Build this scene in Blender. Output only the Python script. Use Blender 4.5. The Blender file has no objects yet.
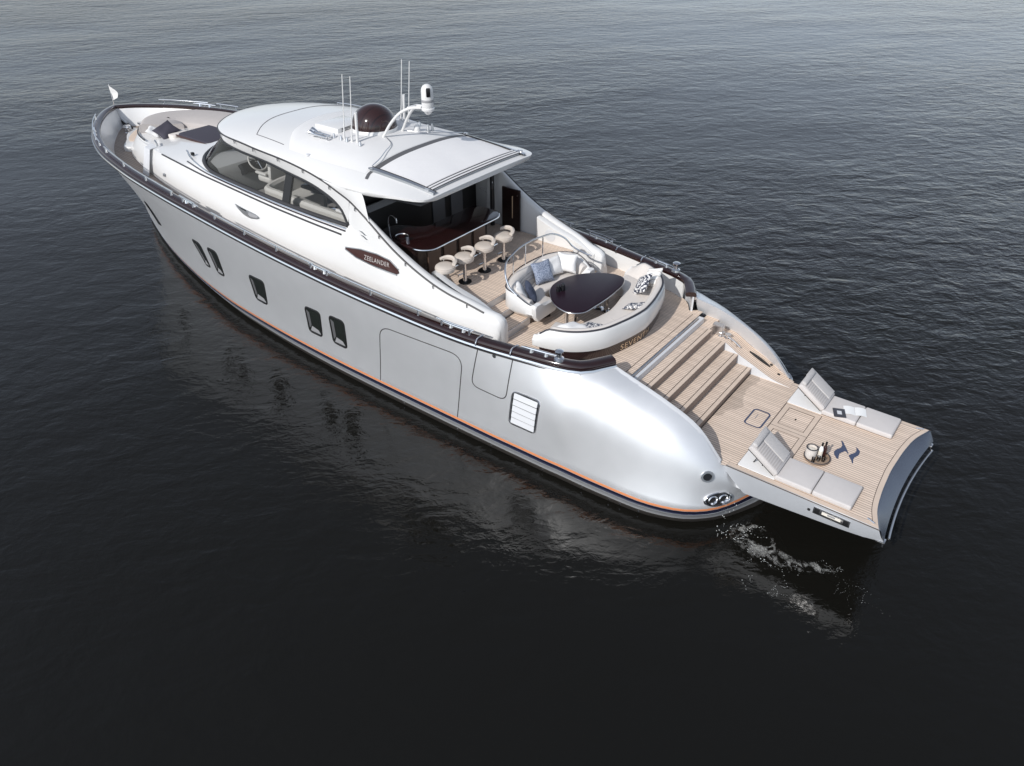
import bpy, bmesh, math, random
from mathutils import Vector, Matrix, Quaternion
from mathutils.bvhtree import BVHTree
random.seed(7)
R = math.radians
scene = bpy.context.scene
COL = scene.collection

# ---------------------------------------------------------------- camera, sky, sun, exposure
F_PX, PITCH, YAW = 770.0, R(34.46766), R(-52.71018)
cam_d = bpy.data.cameras.new("camera"); cam = bpy.data.objects.new("camera", cam_d); COL.objects.link(cam)
cam_d.sensor_fit = 'HORIZONTAL'; cam_d.sensor_width = 36.0; cam_d.lens = F_PX / 1024 * 36.0
cam_d.clip_start = 0.1; cam_d.clip_end = 12000
fw = Vector((math.cos(YAW) * math.cos(PITCH), math.sin(YAW) * math.cos(PITCH), -math.sin(PITCH)))
cam.location = (0.0, 13.2989, 11.6524)
cam.rotation_euler = fw.to_track_quat('-Z', 'Y').to_euler()
scene.camera = cam

SUN_EL, SUN_AZ = R(37), R(86)          # azimuth counter-clockwise from +X (the bow)
world = bpy.data.worlds.new("World"); scene.world = world; world.use_nodes = True
wn = world.node_tree; bg = wn.nodes['Background']
sky = wn.nodes.new('ShaderNodeTexSky'); sky.sky_type = 'NISHITA'; sky.sun_disc = False
sky.sun_elevation = SUN_EL; sky.sun_rotation = R(90) - SUN_AZ
sky.air_density = 1.0; sky.dust_density = 0.7; sky.ozone_density = 1.0
hs = wn.nodes.new('ShaderNodeHueSaturation'); hs.inputs['Saturation'].default_value = 0.34
ct = wn.nodes.new('ShaderNodeMix'); ct.data_type = 'RGBA'; ct.blend_type = 'MULTIPLY'; ct.inputs['Factor'].default_value = 1.0; ct.inputs['B'].default_value = (0.925, 0.99, 1.085, 1)
wn.links.new(sky.outputs[0], hs.inputs['Color']); wn.links.new(hs.outputs[0], ct.inputs['A']); wn.links.new(ct.outputs['Result'], bg.inputs['Color'])
bg.inputs['Strength'].default_value = 0.13
sun_d = bpy.data.lights.new("sun", 'SUN'); sun = bpy.data.objects.new("sun", sun_d); COL.objects.link(sun)
sun_d.energy = 3.1; sun_d.angle = R(0.53); sun_d.color = (1.0, 0.965, 0.92)
sdir = Vector((math.cos(SUN_AZ) * math.cos(SUN_EL), math.sin(SUN_AZ) * math.cos(SUN_EL), math.sin(SUN_EL)))
sun.rotation_euler = sdir.to_track_quat('Z', 'Y').to_euler(); sun.location = (0, 30, 40)
scene.view_settings.view_transform = 'Standard'; scene.view_settings.look = 'None'
scene.view_settings.exposure = 0.1; scene.view_settings.gamma = 1.0
scene.view_settings.use_curve_mapping = False

# ---------------------------------------------------------------- materials
def nmat(name):
    m = bpy.data.materials.new(name); m.use_nodes = True
    return m, m.node_tree, m.node_tree.nodes['Principled BSDF']
def mat(name, col, rough=0.5, metal=0.0, coat=0.0, var=0.0, vscale=3.0, bump=0.0, bscale=60.0, spec=0.5, rvar=0.0):
    m, nt, b = nmat(name)
    b.inputs['Base Color'].default_value = (*col, 1); b.inputs['Roughness'].default_value = rough
    b.inputs['Metallic'].default_value = metal; b.inputs['Coat Weight'].default_value = coat
    b.inputs['Coat Roughness'].default_value = 0.05; b.inputs['Specular IOR Level'].default_value = spec
    if var or bump or rvar:
        tc = nt.nodes.new('ShaderNodeTexCoord')
    if var or rvar:
        n = nt.nodes.new('ShaderNodeTexNoise'); n.inputs['Scale'].default_value = vscale; n.inputs['Detail'].default_value = 5
        nt.links.new(tc.outputs['Object'], n.inputs['Vector'])
    if var:
        mx = nt.nodes.new('ShaderNodeMix'); mx.data_type = 'RGBA'
        mx.inputs['A'].default_value = (*[c * (1 - var) for c in col], 1)
        mx.inputs['B'].default_value = (*[min(1, c * (1 + var)) for c in col], 1)
        nt.links.new(n.outputs['Fac'], mx.inputs['Factor']); nt.links.new(mx.outputs['Result'], b.inputs['Base Color'])
    if rvar:
        mr = nt.nodes.new('ShaderNodeMapRange'); mr.inputs['To Min'].default_value = rough - rvar; mr.inputs['To Max'].default_value = rough + rvar
        nt.links.new(n.outputs['Fac'], mr.inputs['Value']); nt.links.new(mr.outputs['Result'], b.inputs['Roughness'])
    if bump:
        n2 = nt.nodes.new('ShaderNodeTexNoise'); n2.inputs['Scale'].default_value = bscale; n2.inputs['Detail'].default_value = 3
        bp = nt.nodes.new('ShaderNodeBump'); bp.inputs['Strength'].default_value = bump; bp.inputs['Distance'].default_value = 0.01
        nt.links.new(tc.outputs['Object'], n2.inputs['Vector']); nt.links.new(n2.outputs['Fac'], bp.inputs['Height'])
        nt.links.new(bp.outputs['Normal'], b.inputs['Normal'])
    return m
WETX = 4.5 - 14.0      # stain position in the yacht's own axes (origin at x = 14)
def teak_mat(name, axis='Y', pitch=0.062, wet=False, base=(0.64, 0.52, 0.425), seam=(0.17, 0.125, 0.10), off=0.0):
    """planks running along X, dark caulk seams every `pitch` metres across `axis`"""
    m, nt, b = nmat(name); L = nt.links
    tc = nt.nodes.new('ShaderNodeTexCoord'); sp = nt.nodes.new('ShaderNodeSeparateXYZ'); L.new(tc.outputs['Object'], sp.inputs[0])
    dv = nt.nodes.new('ShaderNodeMath'); dv.operation = 'DIVIDE'; dv.inputs[1].default_value = pitch; L.new(sp.outputs[axis], dv.inputs[0])
    ad = nt.nodes.new('ShaderNodeMath'); ad.operation = 'ADD'; ad.inputs[1].default_value = 200.5 + off; L.new(dv.outputs[0], ad.inputs[0])
    fr = nt.nodes.new('ShaderNodeMath'); fr.operation = 'FRACT'; L.new(ad.outputs[0], fr.inputs[0])
    fl = nt.nodes.new('ShaderNodeMath'); fl.operation = 'FLOOR'; L.new(ad.outputs[0], fl.inputs[0])
    gt = nt.nodes.new('ShaderNodeMath'); gt.operation = 'GREATER_THAN'; gt.inputs[1].default_value = 0.83; L.new(fr.outputs[0], gt.inputs[0])
    wn_ = nt.nodes.new('ShaderNodeTexWhiteNoise'); wn_.noise_dimensions = '1D'; L.new(fl.outputs[0], wn_.inputs['W'])
    mp = nt.nodes.new('ShaderNodeMapping'); mp.inputs['Scale'].default_value = (3, 60, 3) if axis == 'Y' else (60, 3, 3)
    L.new(tc.outputs['Object'], mp.inputs['Vector'])
    gn = nt.nodes.new('ShaderNodeTexNoise'); gn.inputs['Scale'].default_value = 1; gn.inputs['Detail'].default_value = 4; L.new(mp.outputs[0], gn.inputs['Vector'])
    bn = nt.nodes.new('ShaderNodeTexNoise'); bn.inputs['Scale'].default_value = 0.9; bn.inputs['Detail'].default_value = 3; L.new(tc.outputs['Object'], bn.inputs['Vector'])
    s1 = nt.nodes.new('ShaderNodeMath'); s1.operation = 'MULTIPLY_ADD'; s1.inputs[1].default_value = 0.16; s1.inputs[2].default_value = 0.84
    L.new(wn_.outputs['Value'], s1.inputs[0])
    s2 = nt.nodes.new('ShaderNodeMath'); s2.operation = 'MULTIPLY_ADD'; s2.inputs[1].default_value = 0.22; s2.inputs[2].default_value = 0.0
    L.new(gn.outputs['Fac'], s2.inputs[0])
    s3 = nt.nodes.new('ShaderNodeMath'); s3.operation = 'ADD'; L.new(s1.outputs[0], s3.inputs[0]); L.new(s2.outputs[0], s3.inputs[1])
    s4 = nt.nodes.new('ShaderNodeMath'); s4.operation = 'MULTIPLY_ADD'; s4.inputs[1].default_value = 0.2; L.new(bn.outputs['Fac'], s4.inputs[0]); L.new(s3.outputs[0], s4.inputs[2])
    hv = nt.nodes.new('ShaderNodeHueSaturation'); hv.inputs['Color'].default_value = (*base, 1); L.new(s4.outputs[0], hv.inputs['Value'])
    mx = nt.nodes.new('ShaderNodeMix'); mx.data_type = 'RGBA'; L.new(gt.outputs[0], mx.inputs['Factor']); L.new(hv.outputs[0], mx.inputs['A'])
    mx.inputs['B'].default_value = (*seam, 1); L.new(mx.outputs['Result'], b.inputs['Base Color'])
    if wet:      # wet stain below the bottom stair
        x0 = nt.nodes.new('ShaderNodeMapRange'); x0.inputs['From Min'].default_value = WETX - .55; x0.inputs['From Max'].default_value = WETX; L.new(sp.outputs['X'], x0.inputs['Value'])
        y0 = nt.nodes.new('ShaderNodeMapRange'); y0.inputs['From Min'].default_value = 1.0; y0.inputs['From Max'].default_value = -.2; L.new(sp.outputs['Y'], y0.inputs['Value'])
        n0 = nt.nodes.new('ShaderNodeTexNoise'); n0.inputs['Scale'].default_value = 2.6; n0.inputs['Detail'].default_value = 3; L.new(tc.outputs['Object'], n0.inputs['Vector'])
        m0 = nt.nodes.new('ShaderNodeMath'); m0.operation = 'MULTIPLY'; L.new(x0.outputs['Result'], m0.inputs[0]); L.new(y0.outputs['Result'], m0.inputs[1])
        a0 = nt.nodes.new('ShaderNodeMath'); a0.operation = 'ADD'; L.new(m0.outputs[0], a0.inputs[0]); L.new(n0.outputs['Fac'], a0.inputs[1])
        r0 = nt.nodes.new('ShaderNodeMapRange'); r0.inputs['From Min'].default_value = .92; r0.inputs['From Max'].default_value = 1.0; r0.inputs['To Min'].default_value = 1; r0.inputs['To Max'].default_value = .74; L.new(a0.outputs[0], r0.inputs['Value'])
        h0 = nt.nodes.new('ShaderNodeHueSaturation'); L.new(mx.outputs['Result'], h0.inputs['Color']); L.new(r0.outputs['Result'], h0.inputs['Value']); L.new(h0.outputs[0], b.inputs['Base Color'])
    b.inputs['Roughness'].default_value = 0.62; b.inputs['Specular IOR Level'].default_value = 0.3
    return m
def stripe_mat(name, a, c, axis='Y', pitch=0.05, duty=0.3, rough=0.8):
    m, nt, b = nmat(name); L = nt.links
    tc = nt.nodes.new('ShaderNodeTexCoord'); sp = nt.nodes.new('ShaderNodeSeparateXYZ'); L.new(tc.outputs['Object'], sp.inputs[0])
    dv = nt.nodes.new('ShaderNodeMath'); dv.operation = 'DIVIDE'; dv.inputs[1].default_value = pitch; L.new(sp.outputs[axis], dv.inputs[0])
    ad = nt.nodes.new('ShaderNodeMath'); ad.operation = 'ADD'; ad.inputs[1].default_value = 100.25; L.new(dv.outputs[0], ad.inputs[0])
    fr = nt.nodes.new('ShaderNodeMath'); fr.operation = 'FRACT'; L.new(ad.outputs[0], fr.inputs[0])
    gt = nt.nodes.new('ShaderNodeMath'); gt.operation = 'LESS_THAN'; gt.inputs[1].default_value = duty; L.new(fr.outputs[0], gt.inputs[0])
    mx = nt.nodes.new('ShaderNodeMix'); mx.data_type = 'RGBA'; L.new(gt.outputs[0], mx.inputs['Factor'])
    mx.inputs['A'].default_value = (*a, 1); mx.inputs['B'].default_value = (*c, 1); L.new(mx.outputs['Result'], b.inputs['Base Color'])
    b.inputs['Roughness'].default_value = rough
    return m
def pattern_mat(name, a, c, kind):
    m, nt, b = nmat(name); L = nt.links
    tc = nt.nodes.new('ShaderNodeTexCoord')
    if kind == 'maze':
        t = nt.nodes.new('ShaderNodeTexWave'); t.wave_type = 'RINGS'; t.rings_direction = 'SPHERICAL'; t.inputs['Scale'].default_value = 4.2; t.inputs['Distortion'].default_value = 5.0
        t.inputs['Detail Scale'].default_value = 6; out = t.outputs['Fac']; thr = 0.55
    elif kind == 'weave':
        t = nt.nodes.new('ShaderNodeTexVoronoi'); t.inputs['Scale'].default_value = 42; out = t.outputs['Distance']; thr = 0.42
    else:
        t = nt.nodes.new('ShaderNodeTexNoise'); t.inputs['Scale'].default_value = 26; t.inputs['Detail'].default_value = 2; out = t.outputs['Fac']; thr = 0.52
    L.new(tc.outputs['Object'], t.inputs['Vector'])
    gt = nt.nodes.new('ShaderNodeMath'); gt.operation = 'GREATER_THAN'; gt.inputs[1].default_value = thr; L.new(out, gt.inputs[0])
    mx = nt.nodes.new('ShaderNodeMix'); mx.data_type = 'RGBA'; L.new(gt.outputs[0], mx.inputs['Factor'])
    mx.inputs['A'].default_value = (*a, 1); mx.inputs['B'].default_value = (*c, 1); L.new(mx.outputs['Result'], b.inputs['Base Color'])
    b.inputs['Roughness'].default_value = 0.85
    return m

M = {}
M['white'] = mat('white_gelcoat', (0.72, 0.715, 0.705), 0.22, coat=0.35, var=0.02, vscale=1.3, rvar=0.06)
M['roofwhite'] = mat('roof_nonskid_white', (0.70, 0.695, 0.69), 0.55, var=0.03, vscale=2.0, bump=0.15, bscale=180)
M['silver'] = mat('silver_hull_paint', (0.80, 0.81, 0.825), 0.42, metal=0.62, coat=0.3, var=0.03, rvar=0.05)
M['transom'] = mat('dark_polished_transom', (0.11, 0.125, 0.16), 0.25, metal=0.75, coat=0.2, var=0.1, vscale=1.5)
M['platgrey'] = mat('platform_grey_paint', (0.46, 0.475, 0.50), 0.5, metal=0.25, var=0.08, vscale=2.5)
M['boot'] = mat('boot_silver', (0.60, 0.61, 0.63), 0.35, metal=0.4, var=0.05, vscale=2)
M['orange'] = mat('orange_stripe', (0.80, 0.30, 0.13), 0.35, coat=0.3)
M['navy'] = mat('navy_stripe', (0.012, 0.014, 0.035), 0.2, coat=0.4)
M['antifoul'] = mat('dark_antifouling', (0.042, 0.037, 0.033), 0.5, var=0.3, vscale=4)
M['brown'] = mat('varnished_mahogany', (0.018, 0.006, 0.006), 0.13, coat=0.6, var=0.35, vscale=5)
M['browntable'] = mat('dark_gloss_tabletop', (0.016, 0.007, 0.013), 0.34, var=0.2, vscale=3, spec=0.22)
M['plate'] = mat('mahogany_plate', (0.05, 0.018, 0.015), 0.35, var=0.3, vscale=8)
M['chrome'] = mat('polished_steel', (0.75, 0.75, 0.76), 0.10, metal=1.0)
M['steel'] = mat('brushed_steel', (0.62, 0.62, 0.63), 0.28, metal=1.0)
M['black'] = mat('black_trim', (0.012, 0.012, 0.013), 0.4)
M['dkline'] = mat('dark_rubber_strip', (0.035, 0.033, 0.035), 0.45)
M['darkwood'] = mat('dark_interior_wood', (0.016, 0.008, 0.007), 0.25, var=0.3, vscale=4)
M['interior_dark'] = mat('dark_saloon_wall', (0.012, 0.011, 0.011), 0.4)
M['slat'] = mat('grey_blind', (0.10, 0.10, 0.105), 0.6)
M['ceil'] = mat('grey_headliner', (0.22, 0.22, 0.225), 0.7)
M['leather'] = mat('brown_leather_panel', (0.12, 0.075, 0.055), 0.5, var=0.15, vscale=9)
M['cream'] = mat('cream_upholstery', (0.66, 0.615, 0.575), 0.75, var=0.04, vscale=6, bump=0.2, bscale=220)
M['beige'] = mat('beige_stool_leather', (0.56, 0.50, 0.445), 0.55, var=0.05, vscale=6)
M['taupe'] = mat('taupe_upholstery', (0.46, 0.425, 0.405), 0.8, var=0.05, vscale=4, bump=0.25, bscale=200)
M['loungegrey'] = mat('grey_lounger_fabric', (0.56, 0.53, 0.515), 0.8, var=0.04, vscale=7, bump=0.25, bscale=260)
M['towel'] = mat('pale_towelling', (0.52, 0.50, 0.49), 0.95, var=0.12, vscale=40, bump=0.6, bscale=160)
M['ribs'] = stripe_mat('ribbed_upholstery', (0.62, 0.585, 0.555), (0.36, 0.33, 0.31), 'Y', 0.055, 0.28)
M['piping'] = mat('dark_piping', (0.03, 0.03, 0.04), 0.5)
M['navyfab'] = mat('charcoal_navy_pad', (0.045, 0.042, 0.058), 0.85, var=0.1, vscale=30)
M['bluefab'] = pattern_mat('blue_woven_fabric', (0.10, 0.13, 0.20), (0.30, 0.34, 0.43), 'weave')
M['darkblue'] = mat('navy_cushion_fabric', (0.05, 0.062, 0.10), 0.85, var=0.2, vscale=20)
M['whitefab'] = mat('white_cushion_fabric', (0.78, 0.77, 0.76), 0.85, var=0.04, vscale=10, bump=0.3, bscale=40)
M['stripefab'] = stripe_mat('white_cream_stripe', (0.80, 0.79, 0.77), (0.55, 0.52, 0.48), 'X', 0.11, 0.22)
M['maze'] = pattern_mat('black_white_maze', (0.04, 0.045, 0.07), (0.72, 0.71, 0.70), 'maze')
M['blotch'] = pattern_mat('black_white_blotch', (0.07, 0.08, 0.11), (0.70, 0.68, 0.66), 'noise')
M['teak'] = teak_mat('teak_planks')
M['teakwet'] = teak_mat('teak_planks_wet_patch', wet=True)
M['teakfore'] = teak_mat('grey_teak_foredeck', base=(0.33, 0.275, 0.235), seam=(0.10, 0.08, 0.07), pitch=0.08)
M['teaktrim'] = mat('teak_margin_board', (0.63, 0.51, 0.415), 0.6, var=0.10, vscale=5)
M['teaknosing'] = mat('teak_nosing_board', (0.635, 0.515, 0.42), 0.6, var=0.12, vscale=6)  # nosing boards in their own teak colour, close to the margin boards
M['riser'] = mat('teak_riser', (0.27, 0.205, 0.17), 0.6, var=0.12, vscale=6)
M['caulk'] = mat('caulk_line', (0.10, 0.075, 0.06), 0.6)
M['greypanel'] = mat('light_grey_panel', (0.62, 0.63, 0.65), 0.4, var=0.02)
M['grey'] = mat('mid_grey_plastic', (0.30, 0.30, 0.31), 0.5)
M['dashgrey'] = mat('dash_grey', (0.42, 0.42, 0.41), 0.6)
M['intlight'] = mat('interior_light_leather', (0.62, 0.60, 0.56), 0.6, var=0.05)
M['intfloor'] = mat('interior_carpet', (0.26, 0.25, 0.24), 0.9, var=0.1, vscale=8)
M['canvas'] = mat('white_canvas', (0.74, 0.73, 0.73), 0.85, var=0.03, vscale=6, bump=0.3, bscale=14)
M['gold'] = mat('gold_letters', (0.72, 0.55, 0.38), 0.35, metal=0.6)
M['letter'] = mat('silver_letters', (0.60, 0.56, 0.54), 0.4, metal=0.3)
M['logo'] = mat('navy_inlay', (0.055, 0.07, 0.125), 0.5)
M['paper'] = mat('white_paper', (0.82, 0.82, 0.81), 0.7)
M['ink'] = mat('printed_dark_page', (0.05, 0.05, 0.06), 0.5, var=0.4, vscale=30)
M['label_cream'] = mat('cream_label', (0.75, 0.70, 0.62), 0.6)
M['wine'] = mat('dark_red_bottle', (0.03, 0.008, 0.008), 0.15, coat=0.3)
M['dome'] = mat('brown_dome_gloss', (0.028, 0.010, 0.009), 0.10, coat=0.5, var=0.1, vscale=3)
M['pane'] = mat('dark_green_pane', (0.016, 0.019, 0.017), 0.06, coat=0.3, var=0.4, vscale=6)
M['lens'] = mat('black_lens', (0.01, 0.01, 0.012), 0.05)
M['bamboo'] = mat('woven_tray', (0.30, 0.22, 0.16), 0.7, var=0.25, vscale=30)

def glass_mat(name, tint, rough=0.02, ior=1.45):
    m = bpy.data.materials.new(name); m.use_nodes = True; nt = m.node_tree; nt.nodes.clear(); L = nt.links
    o = nt.nodes.new('ShaderNodeOutputMaterial'); mx = nt.nodes.new('ShaderNodeMixShader'); fr = nt.nodes.new('ShaderNodeFresnel'); fr.inputs['IOR'].default_value = ior
    t = nt.nodes.new('ShaderNodeBsdfTransparent'); t.inputs['Color'].default_value = (*tint, 1)
    g = nt.nodes.new('ShaderNodeBsdfGlossy'); g.inputs['Roughness'].default_value = rough
    L.new(fr.outputs[0], mx.inputs[0]); L.new(t.outputs[0], mx.inputs[1]); L.new(g.outputs[0], mx.inputs[2]); L.new(mx.outputs[0], o.inputs['Surface'])
    return m
M['glass'] = glass_mat('tinted_glass', (0.86, 0.87, 0.88))
M['darkglass'] = glass_mat('dark_glass', (0.16, 0.17, 0.17))
M['clear'] = glass_mat('clear_glass', (0.93, 0.93, 0.93))

def water_mat():
    m, nt, b = nmat('lake_water'); L = nt.links
    b.inputs['Base Color'].default_value = (0.0066, 0.0062, 0.0050, 1); b.inputs['Roughness'].default_value = 0.045
    b.inputs['IOR'].default_value = 1.333; b.inputs['Specular IOR Level'].default_value = 0.5
    tc = nt.nodes.new('ShaderNodeTexCoord')
    def noise(scale, rot, sc, detail, rough=0.5, dist=0.0):
        mp = nt.nodes.new('ShaderNodeMapping'); mp.vector_type = 'TEXTURE'; mp.inputs['Rotation'].default_value = (0, 0, R(rot)); mp.inputs['Scale'].default_value = [1 / q for q in sc]
        L.new(tc.outputs['Object'], mp.inputs['Vector'])
        n = nt.nodes.new('ShaderNodeTexNoise'); n.inputs['Scale'].default_value = scale; n.inputs['Detail'].default_value = detail
        n.inputs['Roughness'].default_value = rough; n.inputs['Distortion'].default_value = dist
        L.new(mp.outputs[0], n.inputs['Vector']); return n.outputs['Fac']
    def mul(a, k):
        x = nt.nodes.new('ShaderNodeMath'); x.operation = 'MULTIPLY'; L.new(a, x.inputs[0])
        if isinstance(k, (int, float)): x.inputs[1].default_value = k
        else: L.new(k, x.inputs[1])
        return x.outputs[0]
    def add(a, c):
        x = nt.nodes.new('ShaderNodeMath'); x.operation = 'ADD'; L.new(a, x.inputs[0]); L.new(c, x.inputs[1]); return x.outputs[0]
    # rot: crest direction; camera looks along -52.7 deg, crests lie roughly across the view
    w1 = noise(1.5, 47, (0.62, 1.0, 1), 3, 0.5, 0.5)
    w2 = noise(5.0, 36, (0.7, 1.0, 1), 4, 0.6, 0.4)
    w3 = noise(0.25, 55, (0.5, 1.0, 1), 2)
    big = noise(0.05, 60, (0.4, 1, 1), 3)
    amp = nt.nodes.new('ShaderNodeMapRange'); amp.inputs['From Min'].default_value = 0.35; amp.inputs['From Max'].default_value = 0.65
    amp.inputs['To Min'].default_value = 0.4; amp.inputs['To Max'].default_value = 1.35; L.new(big, amp.inputs['Value'])
    # the yacht's lee (towards +Y, the near side) is calmer than the open lake behind it
    sp = nt.nodes.new('ShaderNodeSeparateXYZ'); L.new(tc.outputs['Object'], sp.inputs[0])
    lee = nt.nodes.new('ShaderNodeMapRange'); lee.interpolation_type = 'SMOOTHSTEP'
    lee.inputs['From Min'].default_value = -14; lee.inputs['From Max'].default_value = 7; lee.inputs['To Min'].default_value = 1.0; lee.inputs['To Max'].default_value = 0.38
    L.new(sp.outputs['Y'], lee.inputs['Value'])
    h = add(add(mul(w1, 0.082), mul(w2, 0.026)), mul(w3, 0.15))
    h = mul(mul(h, amp.outputs['Result']), lee.outputs['Result'])
    bp = nt.nodes.new('ShaderNodeBump'); bp.inputs['Strength'].default_value = 1.0; bp.inputs['Distance'].default_value = 1.0
    L.new(h, bp.inputs['Height']); L.new(bp.outputs['Normal'], b.inputs['Normal'])
    return m
M['water'] = water_mat()
def foam_mat(name, scale, lo, hi):
    m, nt, b = nmat(name); L = nt.links
    b.inputs['Base Color'].default_value = (0.42, 0.42, 0.40, 1); b.inputs['Roughness'].default_value = 0.3
    tc = nt.nodes.new('ShaderNodeTexCoord')
    n = nt.nodes.new('ShaderNodeTexNoise'); n.inputs['Scale'].default_value = scale; n.inputs['Detail'].default_value = 6; n.inputs['Roughness'].default_value = 0.72; n.inputs['Distortion'].default_value = 0.8
    L.new(tc.outputs['Object'], n.inputs['Vector'])
    at = nt.nodes.new('ShaderNodeAttribute'); at.attribute_name = 'foam_amount'
    ml = nt.nodes.new('ShaderNodeMath'); ml.operation = 'MULTIPLY'; L.new(n.outputs['Fac'], ml.inputs[0]); L.new(at.outputs['Fac'], ml.inputs[1])
    n3 = nt.nodes.new('ShaderNodeTexNoise'); n3.inputs['Scale'].default_value = 3.2; n3.inputs['Detail'].default_value = 3; n3.inputs['Distortion'].default_value = 1.5
    L.new(tc.outputs['Object'], n3.inputs['Vector'])
    r3 = nt.nodes.new('ShaderNodeMapRange'); r3.inputs['From Min'].default_value = .36; r3.inputs['From Max'].default_value = .62; r3.inputs['To Min'].default_value = .45; r3.inputs['To Max'].default_value = 1.25; L.new(n3.outputs['Fac'], r3.inputs['Value'])
    m3 = nt.nodes.new('ShaderNodeMath'); m3.operation = 'MULTIPLY'; L.new(ml.outputs[0], m3.inputs[0]); L.new(r3.outputs['Result'], m3.inputs[1]); ml = m3
    mr = nt.nodes.new('ShaderNodeMapRange'); mr.inputs['From Min'].default_value = lo; mr.inputs['From Max'].default_value = hi
    L.new(ml.outputs[0], mr.inputs['Value']); L.new(mr.outputs['Result'], b.inputs['Alpha'])
    return m
M['foam'] = foam_mat('foam', 18.0, 0.36, 0.88)

# ---------------------------------------------------------------- mesh helpers
def catmull(pts, n, closed=False):
    """centripetal-ish resampling of a polyline with n points"""
    P = [Vector(p) for p in pts]; k = len(P); out = []
    segs = k if closed else k - 1
    L = [(P[(i + 1) % k] - P[i]).length for i in range(segs)]; tot = sum(L) or 1
    cum = [0]
    for l in L: cum.append(cum[-1] + l)
    m = n if closed else n - 1
    for j in range(n):
        s = tot * j / m
        i = 0
        while i < segs - 1 and cum[i + 1] < s - 1e-9: i += 1
        t = (s - cum[i]) / (L[i] or 1); t = min(max(t, 0), 1)
        p1, p2 = P[i], P[(i + 1) % k]
        p0 = P[(i - 1) % k] if (closed or i > 0) else p1 * 2 - p2
        p3 = P[(i + 2) % k] if (closed or i + 2 < k) else p2 * 2 - p1
        d1 = L[i]; d0 = (p1 - p0).length or d1; d2 = (p3 - p2).length or d1
        m1 = ((p2 - p1) / d1 * d0 + (p1 - p0) / d0 * d1) / (d0 + d1) * d1
        m2 = ((p3 - p2) / d2 * d1 + (p2 - p1) / d1 * d2) / (d1 + d2) * d1
        t2, t3 = t * t, t * t * t
        out.append(p1 * (2 * t3 - 3 * t2 + 1) + m1 * (t3 - 2 * t2 + t) + p2 * (3 * t2 - 2 * t3) + m2 * (t3 - t2))
    return out
def table(tab):
    xs = [r[0] for r in tab]; v = [r[1] for r in tab]; n = len(xs); m = []
    for i in range(n):
        if i == 0: m.append((v[1] - v[0]) / (xs[1] - xs[0]))
        elif i == n - 1: m.append((v[-1] - v[-2]) / (xs[-1] - xs[-2]))
        else:
            a = (v[i] - v[i - 1]) / (xs[i] - xs[i - 1]); b = (v[i + 1] - v[i]) / (xs[i + 1] - xs[i])
            m.append(0 if a * b <= 0 else 2 * a * b / (a + b))
    def f(x):
        if x <= xs[0]: return v[0]
        if x >= xs[-1]: return v[-1]
        i = 0
        while xs[i + 1] < x: i += 1
        h = xs[i + 1] - xs[i]; t = (x - xs[i]) / h; t2, t3 = t * t, t * t * t
        return v[i] * (2 * t3 - 3 * t2 + 1) + m[i] * h * (t3 - 2 * t2 + t) + v[i + 1] * (3 * t2 - 2 * t3) + m[i + 1] * h * (t3 - t2)
    return f
V = Vector
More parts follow.
